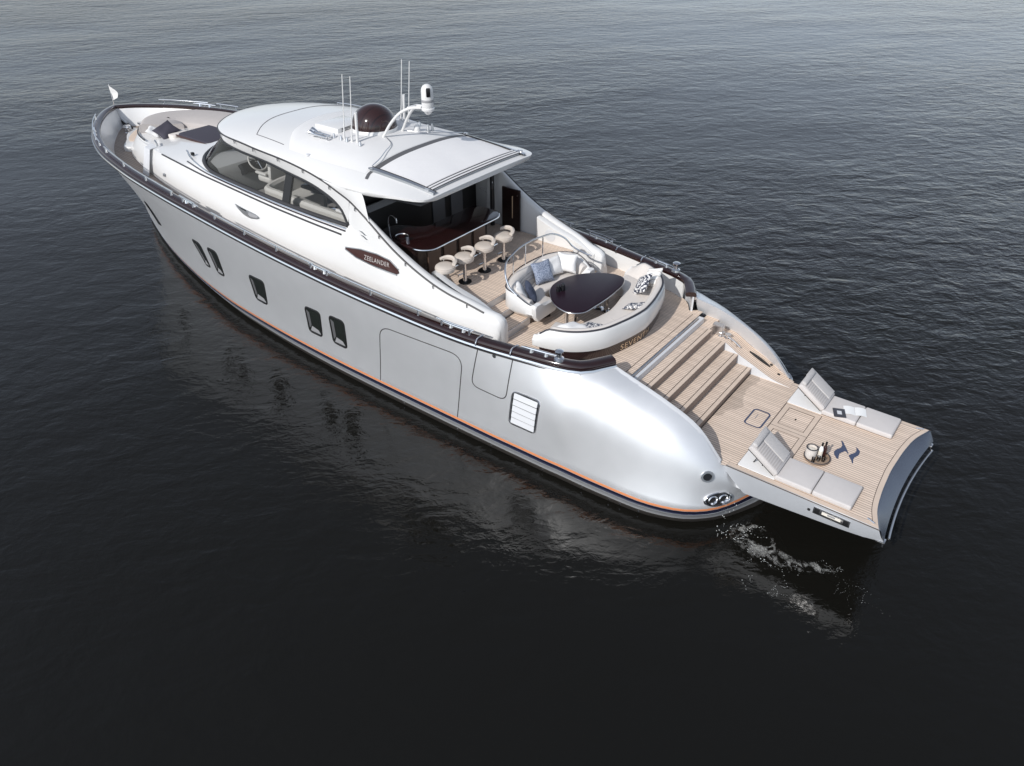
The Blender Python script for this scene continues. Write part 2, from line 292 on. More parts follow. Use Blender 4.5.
class MB:
    def __init__(s): s.v = []; s.f = []; s.mi = []
    def add(s, vs, fs, mi=0):
        o = len(s.v); s.v += [V(p) for p in vs]
        for f in fs: s.f.append([i + o for i in f]); s.mi.append(mi)
        return s
    def grid(s, rows, closed_u=False, closed_v=False, mi=None, flip=False):
        nr, nc = len(rows), len(rows[0]); vs = [p for r in rows for p in r]; o = len(s.v); s.v += [V(p) for p in vs]
        for i in range(nr if closed_u else nr - 1):
            for j in range(nc if closed_v else nc - 1):
                a, b = i * nc + j, i * nc + (j + 1) % nc; c, d = ((i + 1) % nr) * nc + (j + 1) % nc, ((i + 1) % nr) * nc + j
                q = [a, b, c, d]
                if flip: q.reverse()
                s.f.append([k + o for k in q]); s.mi.append(mi(i, j) if callable(mi) else (mi or 0))
        return s
    def tube(s, path, r, n=8, closed=False, cap=True, mi=0):
        P = [V(p) for p in path]; k = len(P); rows = []
        up = V((0, 0, 1)); prevN = None
        for i in range(k):
            if closed: t = P[(i + 1) % k] - P[i - 1]
            else: t = P[min(i + 1, k - 1)] - P[max(i - 1, 0)]
            t = t.normalized() if t.length > 1e-9 else V((0, 0, 1))
            if prevN is None:
                nn = t.cross(up if abs(t.z) < 0.9 else V((1, 0, 0)))
            else: nn = prevN - t * prevN.dot(t)
            nn.normalize(); prevN = nn; bb = t.cross(nn)
            rr = r[i] if isinstance(r, (list, tuple)) else r
            rows.append([P[i] + (nn * math.cos(2 * math.pi * j / n) + bb * math.sin(2 * math.pi * j / n)) * rr for j in range(n)])
        o = len(s.v); s.grid(rows, closed_u=closed, closed_v=True, mi=mi)
        if cap and not closed:
            s.f.append([o + j for j in range(n)][::-1]); s.mi.append(mi)
            s.f.append([o + (k - 1) * n + j for j in range(n)]); s.mi.append(mi)
        return s
    def box(s, c, size, rot=None, bev=0.0, mi=0):
        c = V(c); sx, sy, sz = [x / 2 for x in size]
        bm = bmesh.new(); bmesh.ops.create_cube(bm, size=1)
        for v in bm.verts: v.co = V((v.co.x * 2 * sx, v.co.y * 2 * sy, v.co.z * 2 * sz))
        if bev: bmesh.ops.bevel(bm, geom=list(bm.edges), offset=min(bev, 0.49 * min(size)), segments=2, affect='EDGES', profile=0.6)
        bm.verts.index_update(); mtx = rot if rot is not None else Matrix.Identity(3)
        s.add([c + mtx @ v.co for v in bm.verts], [[v.index for v in f.verts] for f in bm.faces], mi); bm.free()
        return s
    def lathe(s, prof, c, n=24, axis=None, mi=0):
        c = V(c); q = V((0, 0, 1)).rotation_difference(axis) if axis is not None else Quaternion()
        rows = [[c + q @ V((r * math.cos(2 * math.pi * j / n), r * math.sin(2 * math.pi * j / n), z)) for j in range(n)] for r, z in prof]
        return s.grid(rows, closed_v=True, mi=mi)
    def slab(s, outline, z0, z1, bev=0.0, seg=3, mi=0, under=True, zf=None):
        """closed outline [(x,y)], vertical wall z0..z1, rounded top (and bottom) edge"""
        pts = [V((p[0], p[1])) for p in outline]; n = len(pts)
        area = sum(pts[i].x * pts[(i + 1) % n].y - pts[(i + 1) % n].x * pts[i].y for i in range(n))
        if area < 0: pts.reverse()
        nor = []
        for i in range(n):
            t = pts[(i + 1) % n] - pts[i - 1]; nn = V((t.y, -t.x)); nor.append(nn.normalized() if nn.length else nn)
        lay = []
        if bev and under:
            for k in range(seg): a = math.pi / 2 * k / seg; lay.append((bev * (1 - math.sin(a)), z0 + bev * (1 - math.cos(a))))
        lay.append((0, z0 + (bev if (bev and under) else 0)))
        lay.append((0, z1 - bev))
        if bev:
            for k in range(1, seg + 1): a = math.pi / 2 * k / seg; lay.append((bev * (1 - math.cos(a)), z1 - bev * (1 - math.sin(a))))
        rows = [[V((pts[i].x - nor[i].x * ins, pts[i].y - nor[i].y * ins, z)) for i in range(n)] for ins, z in lay]
        if zf:
            rows = [[V((p.x, p.y, p.z + zf(p.x, p.y))) for p in r] for r in rows]
        o = len(s.v); s.grid(rows, closed_v=True, mi=mi)
        s.f.append([o + i for i in range(n)][::-1]); s.mi.append(mi)
        s.f.append([o + (len(rows) - 1) * n + i for i in range(n)]); s.mi.append(mi)
        return s
    def sweep(s, path, sec, closed=False, caps=True, mi=0, secf=None):
        """section points (out, up) swept along a plan path; out = left of travel; z from the path"""
        P = [V(p) for p in path]; k = len(P); rows = []
        for i in range(k):
            t = (P[(i + 1) % k] - P[i - 1]) if closed else (P[min(i + 1, k - 1)] - P[max(i - 1, 0)])
            t = V((t.x, t.y, 0)).normalized(); nn = V((-t.y, t.x, 0))
            sc = secf(i / (k - 1)) if secf else sec
            rows.append([P[i] + nn * a + V((0, 0, b)) for a, b in sc])
        o = len(s.v); ns = len(rows[0]); s.grid(rows, closed_u=closed, closed_v=True, mi=mi)
        if caps and not closed:
            s.f.append([o + j for j in range(ns)]); s.mi.append(mi)
            s.f.append([o + (k - 1) * ns + j for j in range(ns)][::-1]); s.mi.append(mi)
        return s
    def mirror(s):
        n = len(s.v); s.v += [V((p.x, -p.y, p.z)) for p in s.v[:n]]
        fs = list(s.f); ms = list(s.mi)
        for f, m_ in zip(fs, ms): s.f.append([i + n for i in reversed(f)]); s.mi.append(m_)
        return s
    def both(s, name, m, parent, smooth=40):
        c = MB(); c.v = [V((p.x, -p.y, p.z)) for p in s.v]; c.f = [list(reversed(f)) for f in s.f]; c.mi = list(s.mi)
        return s.build(name, m, parent, smooth), c.build(name, m, parent, smooth)
    def build(s, name, m, parent=None, smooth=40, fix=True):
        me = bpy.data.meshes.new(name); loc = V((0, 0, 0)); p = parent
        while p is not None: loc += p.location; p = p.parent
        me.from_pydata([tuple(v - loc) for v in s.v], [], s.f)
        mats = m if isinstance(m, (list, tuple)) else [m]
        for x in mats: me.materials.append(M[x] if isinstance(x, str) else x)
        for i, p_ in enumerate(me.polygons): p_.material_index = s.mi[i]
        bm = bmesh.new(); bm.from_mesh(me); bmesh.ops.remove_doubles(bm, verts=bm.verts, dist=1e-5)
        if fix: bmesh.ops.recalc_face_normals(bm, faces=bm.faces)
        bm.to_mesh(me); bm.free()
        for p_ in me.polygons: p_.use_smooth = smooth > 0
        if smooth: me.set_sharp_from_angle(angle=R(smooth))
        o = bpy.data.objects.new(name, me); COL.objects.link(o)
        if parent is not None: o.parent = parent
        return o
def tag(o, label=None, cat=None, group=None, kind=None):
    if label: o['label'] = label
    if cat: o['category'] = cat
    if group: o['group'] = group
    if kind: o['kind'] = kind
    return o
def thing(name, loc, label, cat, group=None):
    e = bpy.data.objects.new(name, None); e.location = loc; e.empty_display_size = 0.3; COL.objects.link(e)
    return tag(e, label, cat, group)
def copy_tree(o, parent=None):
    c = o.copy(); COL.objects.link(c); c.parent = parent
    for ch in [x for x in bpy.data.objects if x.parent == o]: copy_tree(ch, c)
    return c
def rrect(cx, cy, w, h, r, n=5, rot=0):
    pts = []
    for sx, sy, a0 in ((1, 1, 0), (-1, 1, 90), (-1, -1, 180), (1, -1, 270)):
        for k in range(n + 1):
            a = R(a0 + 90 * k / n); pts.append((sx * (w / 2 - r) + r * math.cos(a), sy * (h / 2 - r) + r * math.sin(a)))
    c, s_ = math.cos(rot), math.sin(rot)
    return [(cx + x * c - y * s_, cy + x * s_ + y * c) for x, y in pts]
def text_mesh(txt, size, extrude=0.004):
    cu = bpy.data.curves.new('text', 'FONT'); cu.body = txt; cu.size = size; cu.extrude = extrude; cu.align_x = 'CENTER'; cu.resolution_u = 3
    cu.space_character = 1.15
    o = bpy.data.objects.new('text', cu); COL.objects.link(o); dg = bpy.context.evaluated_depsgraph_get()
    me = bpy.data.meshes.new_from_object(o.evaluated_get(dg)); vs = [v.co.copy() for v in me.vertices]; fs = [list(p.vertices) for p in me.polygons]
    bpy.data.objects.remove(o); bpy.data.meshes.remove(me); bpy.data.curves.remove(cu)
    return vs, fs

# ---------------------------------------------------------------- water
def build_water():
    mb = MB(); n = 0
    mb.add([(-4000, -6000, 0.55), (6000, -6000, 0.55), (6000, 3000, 0.55), (-4000, 3000, 0.55)], [[0, 1, 2, 3]])
    o = mb.build('water', 'water', smooth=0); tag(o, 'dark rippled lake water around the yacht', kind='structure')
build_water()

# ================================================================ YACHT
yacht = thing('yacht', (14, 0, 0), 'long silver and white motor yacht with brown cap rail and open teak stern platform', 'yacht')

RAIL = [(6.15, 1.79), (6.6, 2.43), (7.0, 2.59), (7.6, 2.71), (8.8, 2.92), (11.5, 3.11), (15.0, 3.19), (18.0, 3.15), (20.0, 3.08), (22.0, 2.9), (24.0, 2.47), (25.5, 1.78), (26.5, 1.07), (27.1, 0.47), (27.37, 0.0)]
rail_z = table([(6.0, 3.31), (9.0, 3.34), (12.0, 3.48), (16.0, 3.77), (20.0, 4.11), (24.0, 4.4), (27.5, 4.54)])
half = catmull([(x, y, rail_z(x)) for x, y in RAIL], 90)
half[-1].y = 0
rail_path = half + [V((p.x, -p.y, p.z)) for p in half[-2::-1]]        # port aft -> bow -> starboard aft
def rail_y(x):
    best = min(range(len(half) - 1), key=lambda i: abs((half[i].x + half[i + 1].x) / 2 - x)); a, b = half[best], half[best + 1]
    t = (x - a.x) / ((b.x - a.x) or 1); return a.y + (b.y - a.y) * min(max(t, 0), 1)
def rail_pt(x, inset=0.0, dz=0.0, side=1): return V((x, side * (rail_y(x) - inset), rail_z(x) + dz))

# ---- hull: columns  T (top), S (z=.81), W (z=0), dT = tangent at the top (dy,dz)
ZW, ZS = 0.55, 1.08
HC = [  # T x,y,z        S x,y        W x,y        d
    ((3.15, 0, 1.35), (2.96, 0), (2.92, 0), (-.6, .8)),
    ((3.18, .8, 1.38), (3.02, .75), (2.98, .68), (-.6, .8)),
    ((3.34, 1.42, 1.55), (3.20, 1.37), (3.20, 1.22), (-.7, .7)),
    ((3.70, 1.82, 2.0), (3.56, 2.10), (3.62, 1.88), (-.8, .6), .35),
    ((4.27, 1.82, 2.56), (4.15, 2.56), (4.22, 2.36), (-.88, .48), .38),
    ((4.96, 1.88, 2.90), (4.92, 2.77), (4.98, 2.60), (-.9, .44), .30),
    ((5.7, 1.89, 3.12), (5.7, 2.82), (5.75, 2.67), (-.97, .25), .17),
    ((6.17, 1.84, 3.21), (6.2, 2.84), (6.25, 2.70), (-1.0, .12), .10),
    ((6.62, 2.38, 3.24), (6.7, 2.85), (6.75, 2.71), (-.72, .66), .05),
    ((7.05, 2.57, 3.25), (7.1, 2.87), (7.15, 2.73), (-.45, .88)),
    ((7.6, 2.68, 3.26), (7.65, 2.88), (7.7, 2.74), (-.22, .97)),
    ((8.8, 2.89, 3.27), (8.8, 2.90), (8.85, 2.76), (-.08, 1)),
    ((10.0, 2.99, 3.32), (10.0, 2.90), (10.0, 2.77), (0, 1)),
    ((11.5, 3.08, 3.39), (11.5, 2.90), (11.45, 2.77), (.04, 1)),
    ((13.2, 3.14, 3.49), (13.2, 2.89), (13.1, 2.75), (.06, 1)),
    ((15.0, 3.16, 3.62), (15.0, 2.84), (14.9, 2.68), (.09, 1)),
    ((18.0, 3.12, 3.87), (17.9, 2.63), (17.7, 2.43), (.18, 1)),
    ((20.0, 3.05, 4.04), (19.7, 2.36), (19.5, 2.13), (.26, .96)),
    ((22.0, 2.86, 4.19), (21.6, 1.93), (21.4, 1.70), (.36, .93)),
    ((24.0, 2.43, 4.33), (23.5, 1.38), (23.3, 1.20), (.44, .9)),
    ((25.5, 1.75, 4.41), (25.05, .82), (24.85, .70), (.48, .88)),
    ((26.5, 1.04, 4.45), (26.15, .38), (25.95, .31), (.45, .9)),
    ((27.1, .45, 4.47), (26.75, .13), (26.55, .10), (.3, .95)),
    ((27.34, 0, 4.48), (27.02, 0), (26.85, 0), (0, 1)),
]
def build_hull():
    N = 120
    T = catmull([c[0] for c in HC], N); n = len(HC)
    # resample S/W/d with the same parameter as T (index based)
    L = [(V(HC[i + 1][0]) - V(HC[i][0])).length for i in range(n - 1)]; cum = [0]
    for l in L: cum.append(cum[-1] + l)
    par = [cum[-1] * j / (N - 1) for j in range(N)]
    def ch(vals): f = table(list(zip(cum, vals))); return [f(s) for s in par]
    Sx, Sy = ch([c[1][0] for c in HC]), ch([c[1][1] for c in HC]); Wx, Wy = ch([c[2][0] for c in HC]), ch([c[2][1] for c in HC])
    dy, dz = ch([c[3][0] for c in HC]), ch([c[3][1] for c in HC]); le = ch([c[4] if len(c) > 4 else 0 for c in HC])
    zl = [-.2, .45, .55, .70, .845, .857, .888, .902, .992, 1.002, 1.08]
    rows = []
    for z in zl:
        r = []
        for j in range(N):
            t = (z - ZW) / (ZS - ZW)
            if t < 0: p = V((Wx[j], Wy[j] * (1 + 0.5 * (z - ZW)), z))
            else:
                tt = t ** 0.8; ch_ = 0.02 if 0.856 < z < 0.89 and Sy[j] > .2 else 0
                p = V((Wx[j] + (Sx[j] - Wx[j]) * tt, Wy[j] + (Sy[j] - Wy[j]) * tt + ch_, z))
            r.append(p)
        rows.append(r)
    K = 22
    for k in range(1, K + 1):
        t = k / K; r = []
        for j in range(N):
            S = V((Sx[j], Sy[j], ZS)); Tj = T[j]; h = (Tj - S).length
            flare = max(0, (Tj.y - S.y)) / 2
            tm = max(0, -dy[j]); k1 = .38 + .12 * tm; k2 = .42 + .02 * tm; c1 = S + V(((Tj.x - S.x) * 0.25, flare * 0.45 - le[j] * k1 * h, k1 * h)); c2 = Tj - V(((Tj.x - S.x) * 0.25, dy[j] * k2 * h, dz[j] * k2 * h))
            u = 1 - t
            r.append(S * u ** 3 + c1 * 3 * u * u * t + c2 * 3 * u * t * t + Tj * t ** 3)
        rows.append(r)
    for r in rows:
        for j in (0, N - 1): r[j].y = 0
    def mi(i, j): return [4, 4, 4, 2, 3, 2, 3, 3, 2, 1][i] if i < 10 else 0
    mb = MB(); mb.grid(rows, mi=mi); mb.mirror()
    o = mb.build('hull', ['silver', 'orange', 'boot', 'navy', 'antifoul'], yacht, smooth=50)
    return o, rows
hull, hull_rows = build_hull()
def bvh_of(rows):
    vs = [p for r in rows for p in r]; nc = len(rows[0]); fs = []
    for i in range(len(rows) - 1):
        for j in range(nc - 1): a = i * nc + j; fs.append((a, a + 1, a + nc + 1, a + nc))
    return BVHTree.FromPolygons([tuple(v) for v in vs], fs)
HB = bvh_of(hull_rows)
def on(bvh, x, z, off=0.0, side=1, y0=9):
    h = bvh.ray_cast(V((x, y0, z)), V((0, -1, 0)))
    if h[0] is None: return V((x, side * 2.3, z))
    n = h[1] if h[1].y > 0 else -h[1]; p = h[0] + n * off
    return V((p.x, p.y * side, p.z))
def strip_on(bvh, path, w, off, side, closed=False):
    """thin ribbon following (x,z) path on the surface"""
    mb = MB(); k = len(path); A = []; B_ = []
    for i in range(k):
        a = path[(i - 1) % k if closed else max(i - 1, 0)]; b = path[(i + 1) % k if closed else min(i + 1, k - 1)]
        t = V((b[0] - a[0], b[1] - a[1])); t.normalize(); n = V((-t.y, t.x)) * w / 2
        A.append(on(bvh, path[i][0] + n.x, path[i][1] + n.y, off, side)); B_.append(on(bvh, path[i][0] - n.x, path[i][1] - n.y, off, side))
    C = [p + V((0, -0.02 * side, 0)) for p in A]; D = [p + V((0, -0.02 * side, 0)) for p in B_]
    mb.grid([C, A, B_, D], closed_v=closed); return mb
def patch_on(bvh, outline, off, side, depth=0.03, inner=None, rings=3):
    """filled patch over the surface from an (x,z) outline, closed at the back"""
    cx = sum(p[0] for p in outline) / len(outline); cz = sum(p[1] for p in outline) / len(outline)
    mb = MB(); rows = []
    rows.append([on(bvh, x, z, off - depth, side) for x, z in outline])
    for k in range(rings):
        s = 1 - k / rings
        rows.append([on(bvh, cx + (x - cx) * s, cz + (z - cz) * s, off, side) for x, z in outline])
    mb.grid(rows, closed_v=True)
    o = len(mb.v); mb.v.append(on(bvh, cx, cz, off, side)); n = len(outline); b = o - n
    for i in range(n): mb.f.append([b + i, b + (i + 1) % n, o]); mb.mi.append(0)
    return mb
def ring_on(bvh, outline, inner, off0, off1, side):
    mb = MB(); cx = sum(p[0] for p in outline) / len(outline); cz = sum(p[1] for p in outline) / len(outline)
    def sc(s): return [(cx + (x - cx) * s, cz + (z - cz) * s) for x, z in outline]
    mb.grid([[on(bvh, x, z, off0, side) for x, z in sc(1.0)], [on(bvh, x, z, off1, side) for x, z in sc(1 - (1 - inner) * .25)],
             [on(bvh, x, z, off1, side) for x, z in sc(inner + (1 - inner) * .25)], [on(bvh, x, z, off0, side) for x, z in sc(inner)]], closed_v=True)
    return mb
def round_poly(pts, r, n=4):
    out = []; k = len(pts)
    for i in range(k):
        p0, p1, p2 = V(pts[i - 1]), V(pts[i]), V(pts[(i + 1) % k]); a = (p0 - p1); b = (p2 - p1); rr = min(r, a.length * .45, b.length * .45)
        q0 = p1 + a.normalized() * rr; q2 = p1 + b.normalized() * rr
        for j in range(n + 1): t = j / n; out.append(tuple(q0 * (1 - t) ** 2 + p1 * 2 * t * (1 - t) + q2 * t * t))
    return out
def dense(pts, d=0.15, closed=True):
    out = []; k = len(pts)
    for i in range(k if closed else k - 1):
        a, b = V(pts[i]), V(pts[(i + 1) % k]); m = max(1, int((b - a).length / d))
        for j in range(m): out.append(tuple(a.lerp(b, j / m)))
    if not closed: out.append(tuple(pts[-1]))
    return out

bulk_in = table([(6, .26), (12, .27), (15, .36), (18, .42), (20, .47), (22, .52), (24, .56), (26, .56), (27.4, .45)])
# ---- cap rail, strakes, bulwark
def build_rail():
    sec = [(-.01, -.06), (.0, -.02), (-.02, .03), (-.06, .055), (-.20, .055), (-.25, .03), (-.26, -.02), (-.24, -.06)]
    MB().sweep(rail_path, sec).build('cap_rail', 'brown', yacht)
    st = [V((p.x, p.y, p.z - .10)) for p in rail_path]
    MB().sweep(st, [(-.04, -.03), (.015, -.03), (.03, 0), (.015, .035), (-.04, .035)]).build('rubbing_strake', 'chrome', yacht)
    st = [V((p.x, p.y, p.z - .165)) for p in rail_path]
    MB().sweep(st, [(-.04, -.012), (.004, -.012), (.004, .014), (-.04, .014)]).build('strake_line', 'dkline', yacht)
    ins = rail_path[3:-3]
    def bw(u):
        x = ins[int(round(u * (len(ins) - 1)))].x; d = bulk_in(x)
        return [(-.245, -.05), (-d, -.70), (-d + .04, -.71), (-.20, -.06)]
    MB().sweep(ins, None, secf=bw).build('bulwark', 'white', yacht)
    # end caps of the bulwark at the stern: bright steel plates
    for s in (1, -1):
        MB().sweep([V((p.x, p.y * s, p.z)) for p in half[:9]], [(-.05 * s, -.06), (-.05 * s, -.55), (-.09 * s, -.55), (-.09 * s, -.06)]).build('bulwark_end', 'greypanel', yacht)
    # gate seams across the cap rail
    for x in (8.83, 8.03):
        for s in (1, -1):
            a = rail_pt(x, -.012, 0, s)
            pts = [rail_pt(x, i_, z_, s) for i_, z_ in ((-.02, -.07), (-.02, .0), (.02, .05), (.06, .068), (.2, .068), (.262, .03), (.27, -.05))]
            MB().tube(pts, .018, 6).build('rail_joint', 'chrome', yacht)
build_rail()
def build_rail_fittings():
    for s in (1, -1):
        for x0, x1 in ((8.95, 9.9), (10.3, 13.3), (13.6, 17.5), (18.2, 18.9), (19.2, 23.3), (23.7, 24.5), (24.8, 26.3)):
            n = max(4, int((x1 - x0) * 3)); xs = [x0 + (x1 - x0) * i / n for i in range(n + 1)]
            mb = MB().tube([rail_pt(x, .1, .19, s) for x in xs], .017, 8)
            k = max(2, int(round((x1 - x0) / 1.25)) + 1)
            for i in range(k):
                x = x0 + .12 + (x1 - x0 - .24) * i / (k - 1); mb.tube([rail_pt(x, .1, .04, s), rail_pt(x, .1, .19, s)], [.03, .014], 8)
            mb.build('handrail', 'chrome', yacht)
        for x in (7.5, 9.4, 13.45, 18.5, 24.9):
            mb = MB()
            a = [rail_pt(x + d, .13, .13, s) for d in (-.38, -.2, 0, .2, .38)]; mb.tube(a, [.014, .026, .028, .026, .014], 8)
            for d in (-.16, .16): mb.tube([rail_pt(x + d, .13, .05, s), rail_pt(x + d, .13, .13, s)], [.05, .03], 10)
            mb.build('mooring_cleat', 'chrome', yacht)
        p = rail_pt(7.06, .12, .05, s)
        MB().lathe([(0, 0), (.11, 0), (.10, .05), (.055, .08), (.05, .14), (.085, .17), (.09, .21), (.06, .23), (0, .235)], p, 20).build('bollard', 'chrome', yacht)
build_rail_fittings()

# ---- stern quarter inner walls and sloping side shelves
so = table([(3.6, 1.79), (3.9, 1.95), (4.3, 2.06), (5.0, 2.12), (6.2, 2.14)])
zsh = table([(3.6, 1.90), (3.9, 1.95), (4.5, 2.15), (4.9, 2.30), (5.2, 2.45), (6.2, 2.6)])
def build_stern():
    for s in (1, -1):
        top = catmull([c[0] for c in HC[3:8]], 16); r0 = [V((p.x, s * (p.y - .004), p.z + .004)) for p in top]
        mb = MB(); lip = [V((p.x, s * (p.y - .06), p.z + .012)) for p in top]; bot = [V((p.x, s * (so(p.x) + .01), zsh(p.x))) for p in top]
        out = [V((p.x + .0, s * (p.y + .03), p.z - .012)) for p in top]
        mb.grid([out, r0, lip, bot]); mb.build('quarter_inner_wall', 'greypanel', yacht)
    zs = table([(3.6, 1.952), (3.9, 1.985), (4.5, 2.2), (4.9, 2.36), (5.2, 2.515), (5.6, 2.525), (5.62, 2.715), (6.0, 2.72)])
    for s in (1, -1):
        xs = [3.58 + (5.6 - 3.58) * i / 14 for i in range(15)] + [5.62, 5.94]
        MB().grid([[V((x, s * 1.515, zs(x))) for x in xs], [V((x, s * so(x), zs(x) + .002)) for x in xs]]).build('side_shelf', 'teak', yacht)
        MB().grid([[V((x, s * 1.516, zs(x) + .0)) for x in xs], [V((x, s * 1.514, 1.7)) for x in xs]]).build('shelf_panel', 'greypanel', yacht)
        # mooring winch, cleat, oval fairlead on the shelf
        w = MB(); w.box((5.50, s * 1.76, 2.66), (.26, .16, .26), bev=.03); w.build('stern_winch_box', 'steel', yacht)
        for x in (5.40, 5.56):
            MB().lathe([(0, 0), (.075, 0), (.08, .02), (.05, .035), (.05, .09), (.075, .11), (0, .12)], (x - .16, s * 1.74, zs(x - .16) - .01), 16).build('winch_drum', 'chrome', yacht)
        c = MB(); c.tube([V((5.05 + d, s * 1.68, zs(5.05 + d) + .07)) for d in (-.16, 0, .16)], .018, 8)
        for d in (-.07, .07): c.tube([V((5.05 + d, s * 1.68, zs(5.05 + d))), V((5.05 + d, s * 1.68, zs(5.05 + d) + .07))], .02, 8)
        c.build('mooring_cleat', 'steel', yacht)
        el = [(4.45 + .27 * math.cos(a), s * 1.86 + .055 * math.sin(a)) for a in [2 * math.pi * i / 20 for i in range(20)]]
        MB().slab(el, 0, .016, .006, zf=lambda x, y: zs(x)).build('fairlead', 'black', yacht)
        for x, y in ((3.95, 1.80), (4.2, 1.95), (6.05, 1.9)):
            MB().lathe([(.035, -.01), (.035, .014), (0, .018)], (x, s * y, zs(x)), 10).build('deck_light', 'black', yacht)
    # aft deck teak and the stairs
    xs = [5.98 + (9.45 - 5.98) * i / 24 for i in range(25)]
    def hy(x): return 1.88 if x < 6.15 else min(rail_y(x) - .24, 2.65)
    MB().grid([[V((x, -hy(x), 2.88)) for x in xs], [V((x, 0, 2.88)) for x in xs], [V((x, hy(x), 2.88)) for x in xs]]).build('aft_deck', 'teak', yacht, smooth=0)
    MB().box((5.945, 0, 2.872), (.04, 3.12, .025), bev=.006).build('deck_edge_strip', 'steel', yacht)
    MB().box((5.925, 0, 2.787), (.016, 3.10, .145)).build('deck_riser', 'riser', yacht, smooth=0)
    MB().box((6.12, 0, 2.882), (.012, 3.3, .006)).build('deck_seam', 'caulk', yacht)
    tr = [(5.56, 5.93, 2.71), (5.20, 5.57, 2.52), (4.855, 5.21, 2.32), (4.50, 4.865, 2.095)]
    for i, (x0, x1, z) in enumerate(tr):
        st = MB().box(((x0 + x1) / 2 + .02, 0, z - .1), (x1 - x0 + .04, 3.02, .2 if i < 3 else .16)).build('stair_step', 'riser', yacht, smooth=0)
        MB().grid([[V((x0 + .085, -1.508, z + .006)), V((x1, -1.508, z + .006))], [V((x0 + .085, 1.508, z + .006)), V((x1, 1.508, z + .006))]]).build('stair_tread', 'teak', st, smooth=0)
        MB().box((x0 + .034, 0, z + .001), (.084, 3.026, .014)).build('step_nosing', 'teaknosing', st, smooth=0)
        MB().box((x0 + .086, 0, z + .0065), (.012, 3.0, .004)).build('step_seam', 'caulk', st, smooth=0)
    MB().box((4.6, 0, 1.6), (3.0, 3.26, .4)).build('stern_well', 'greypanel', yacht, smooth=0)
    MB().box((6.9, 0, 2.3), (2.1, 3.4, 1.1)).build('aft_bulkhead', 'greypanel', yacht, smooth=0)
build_stern()

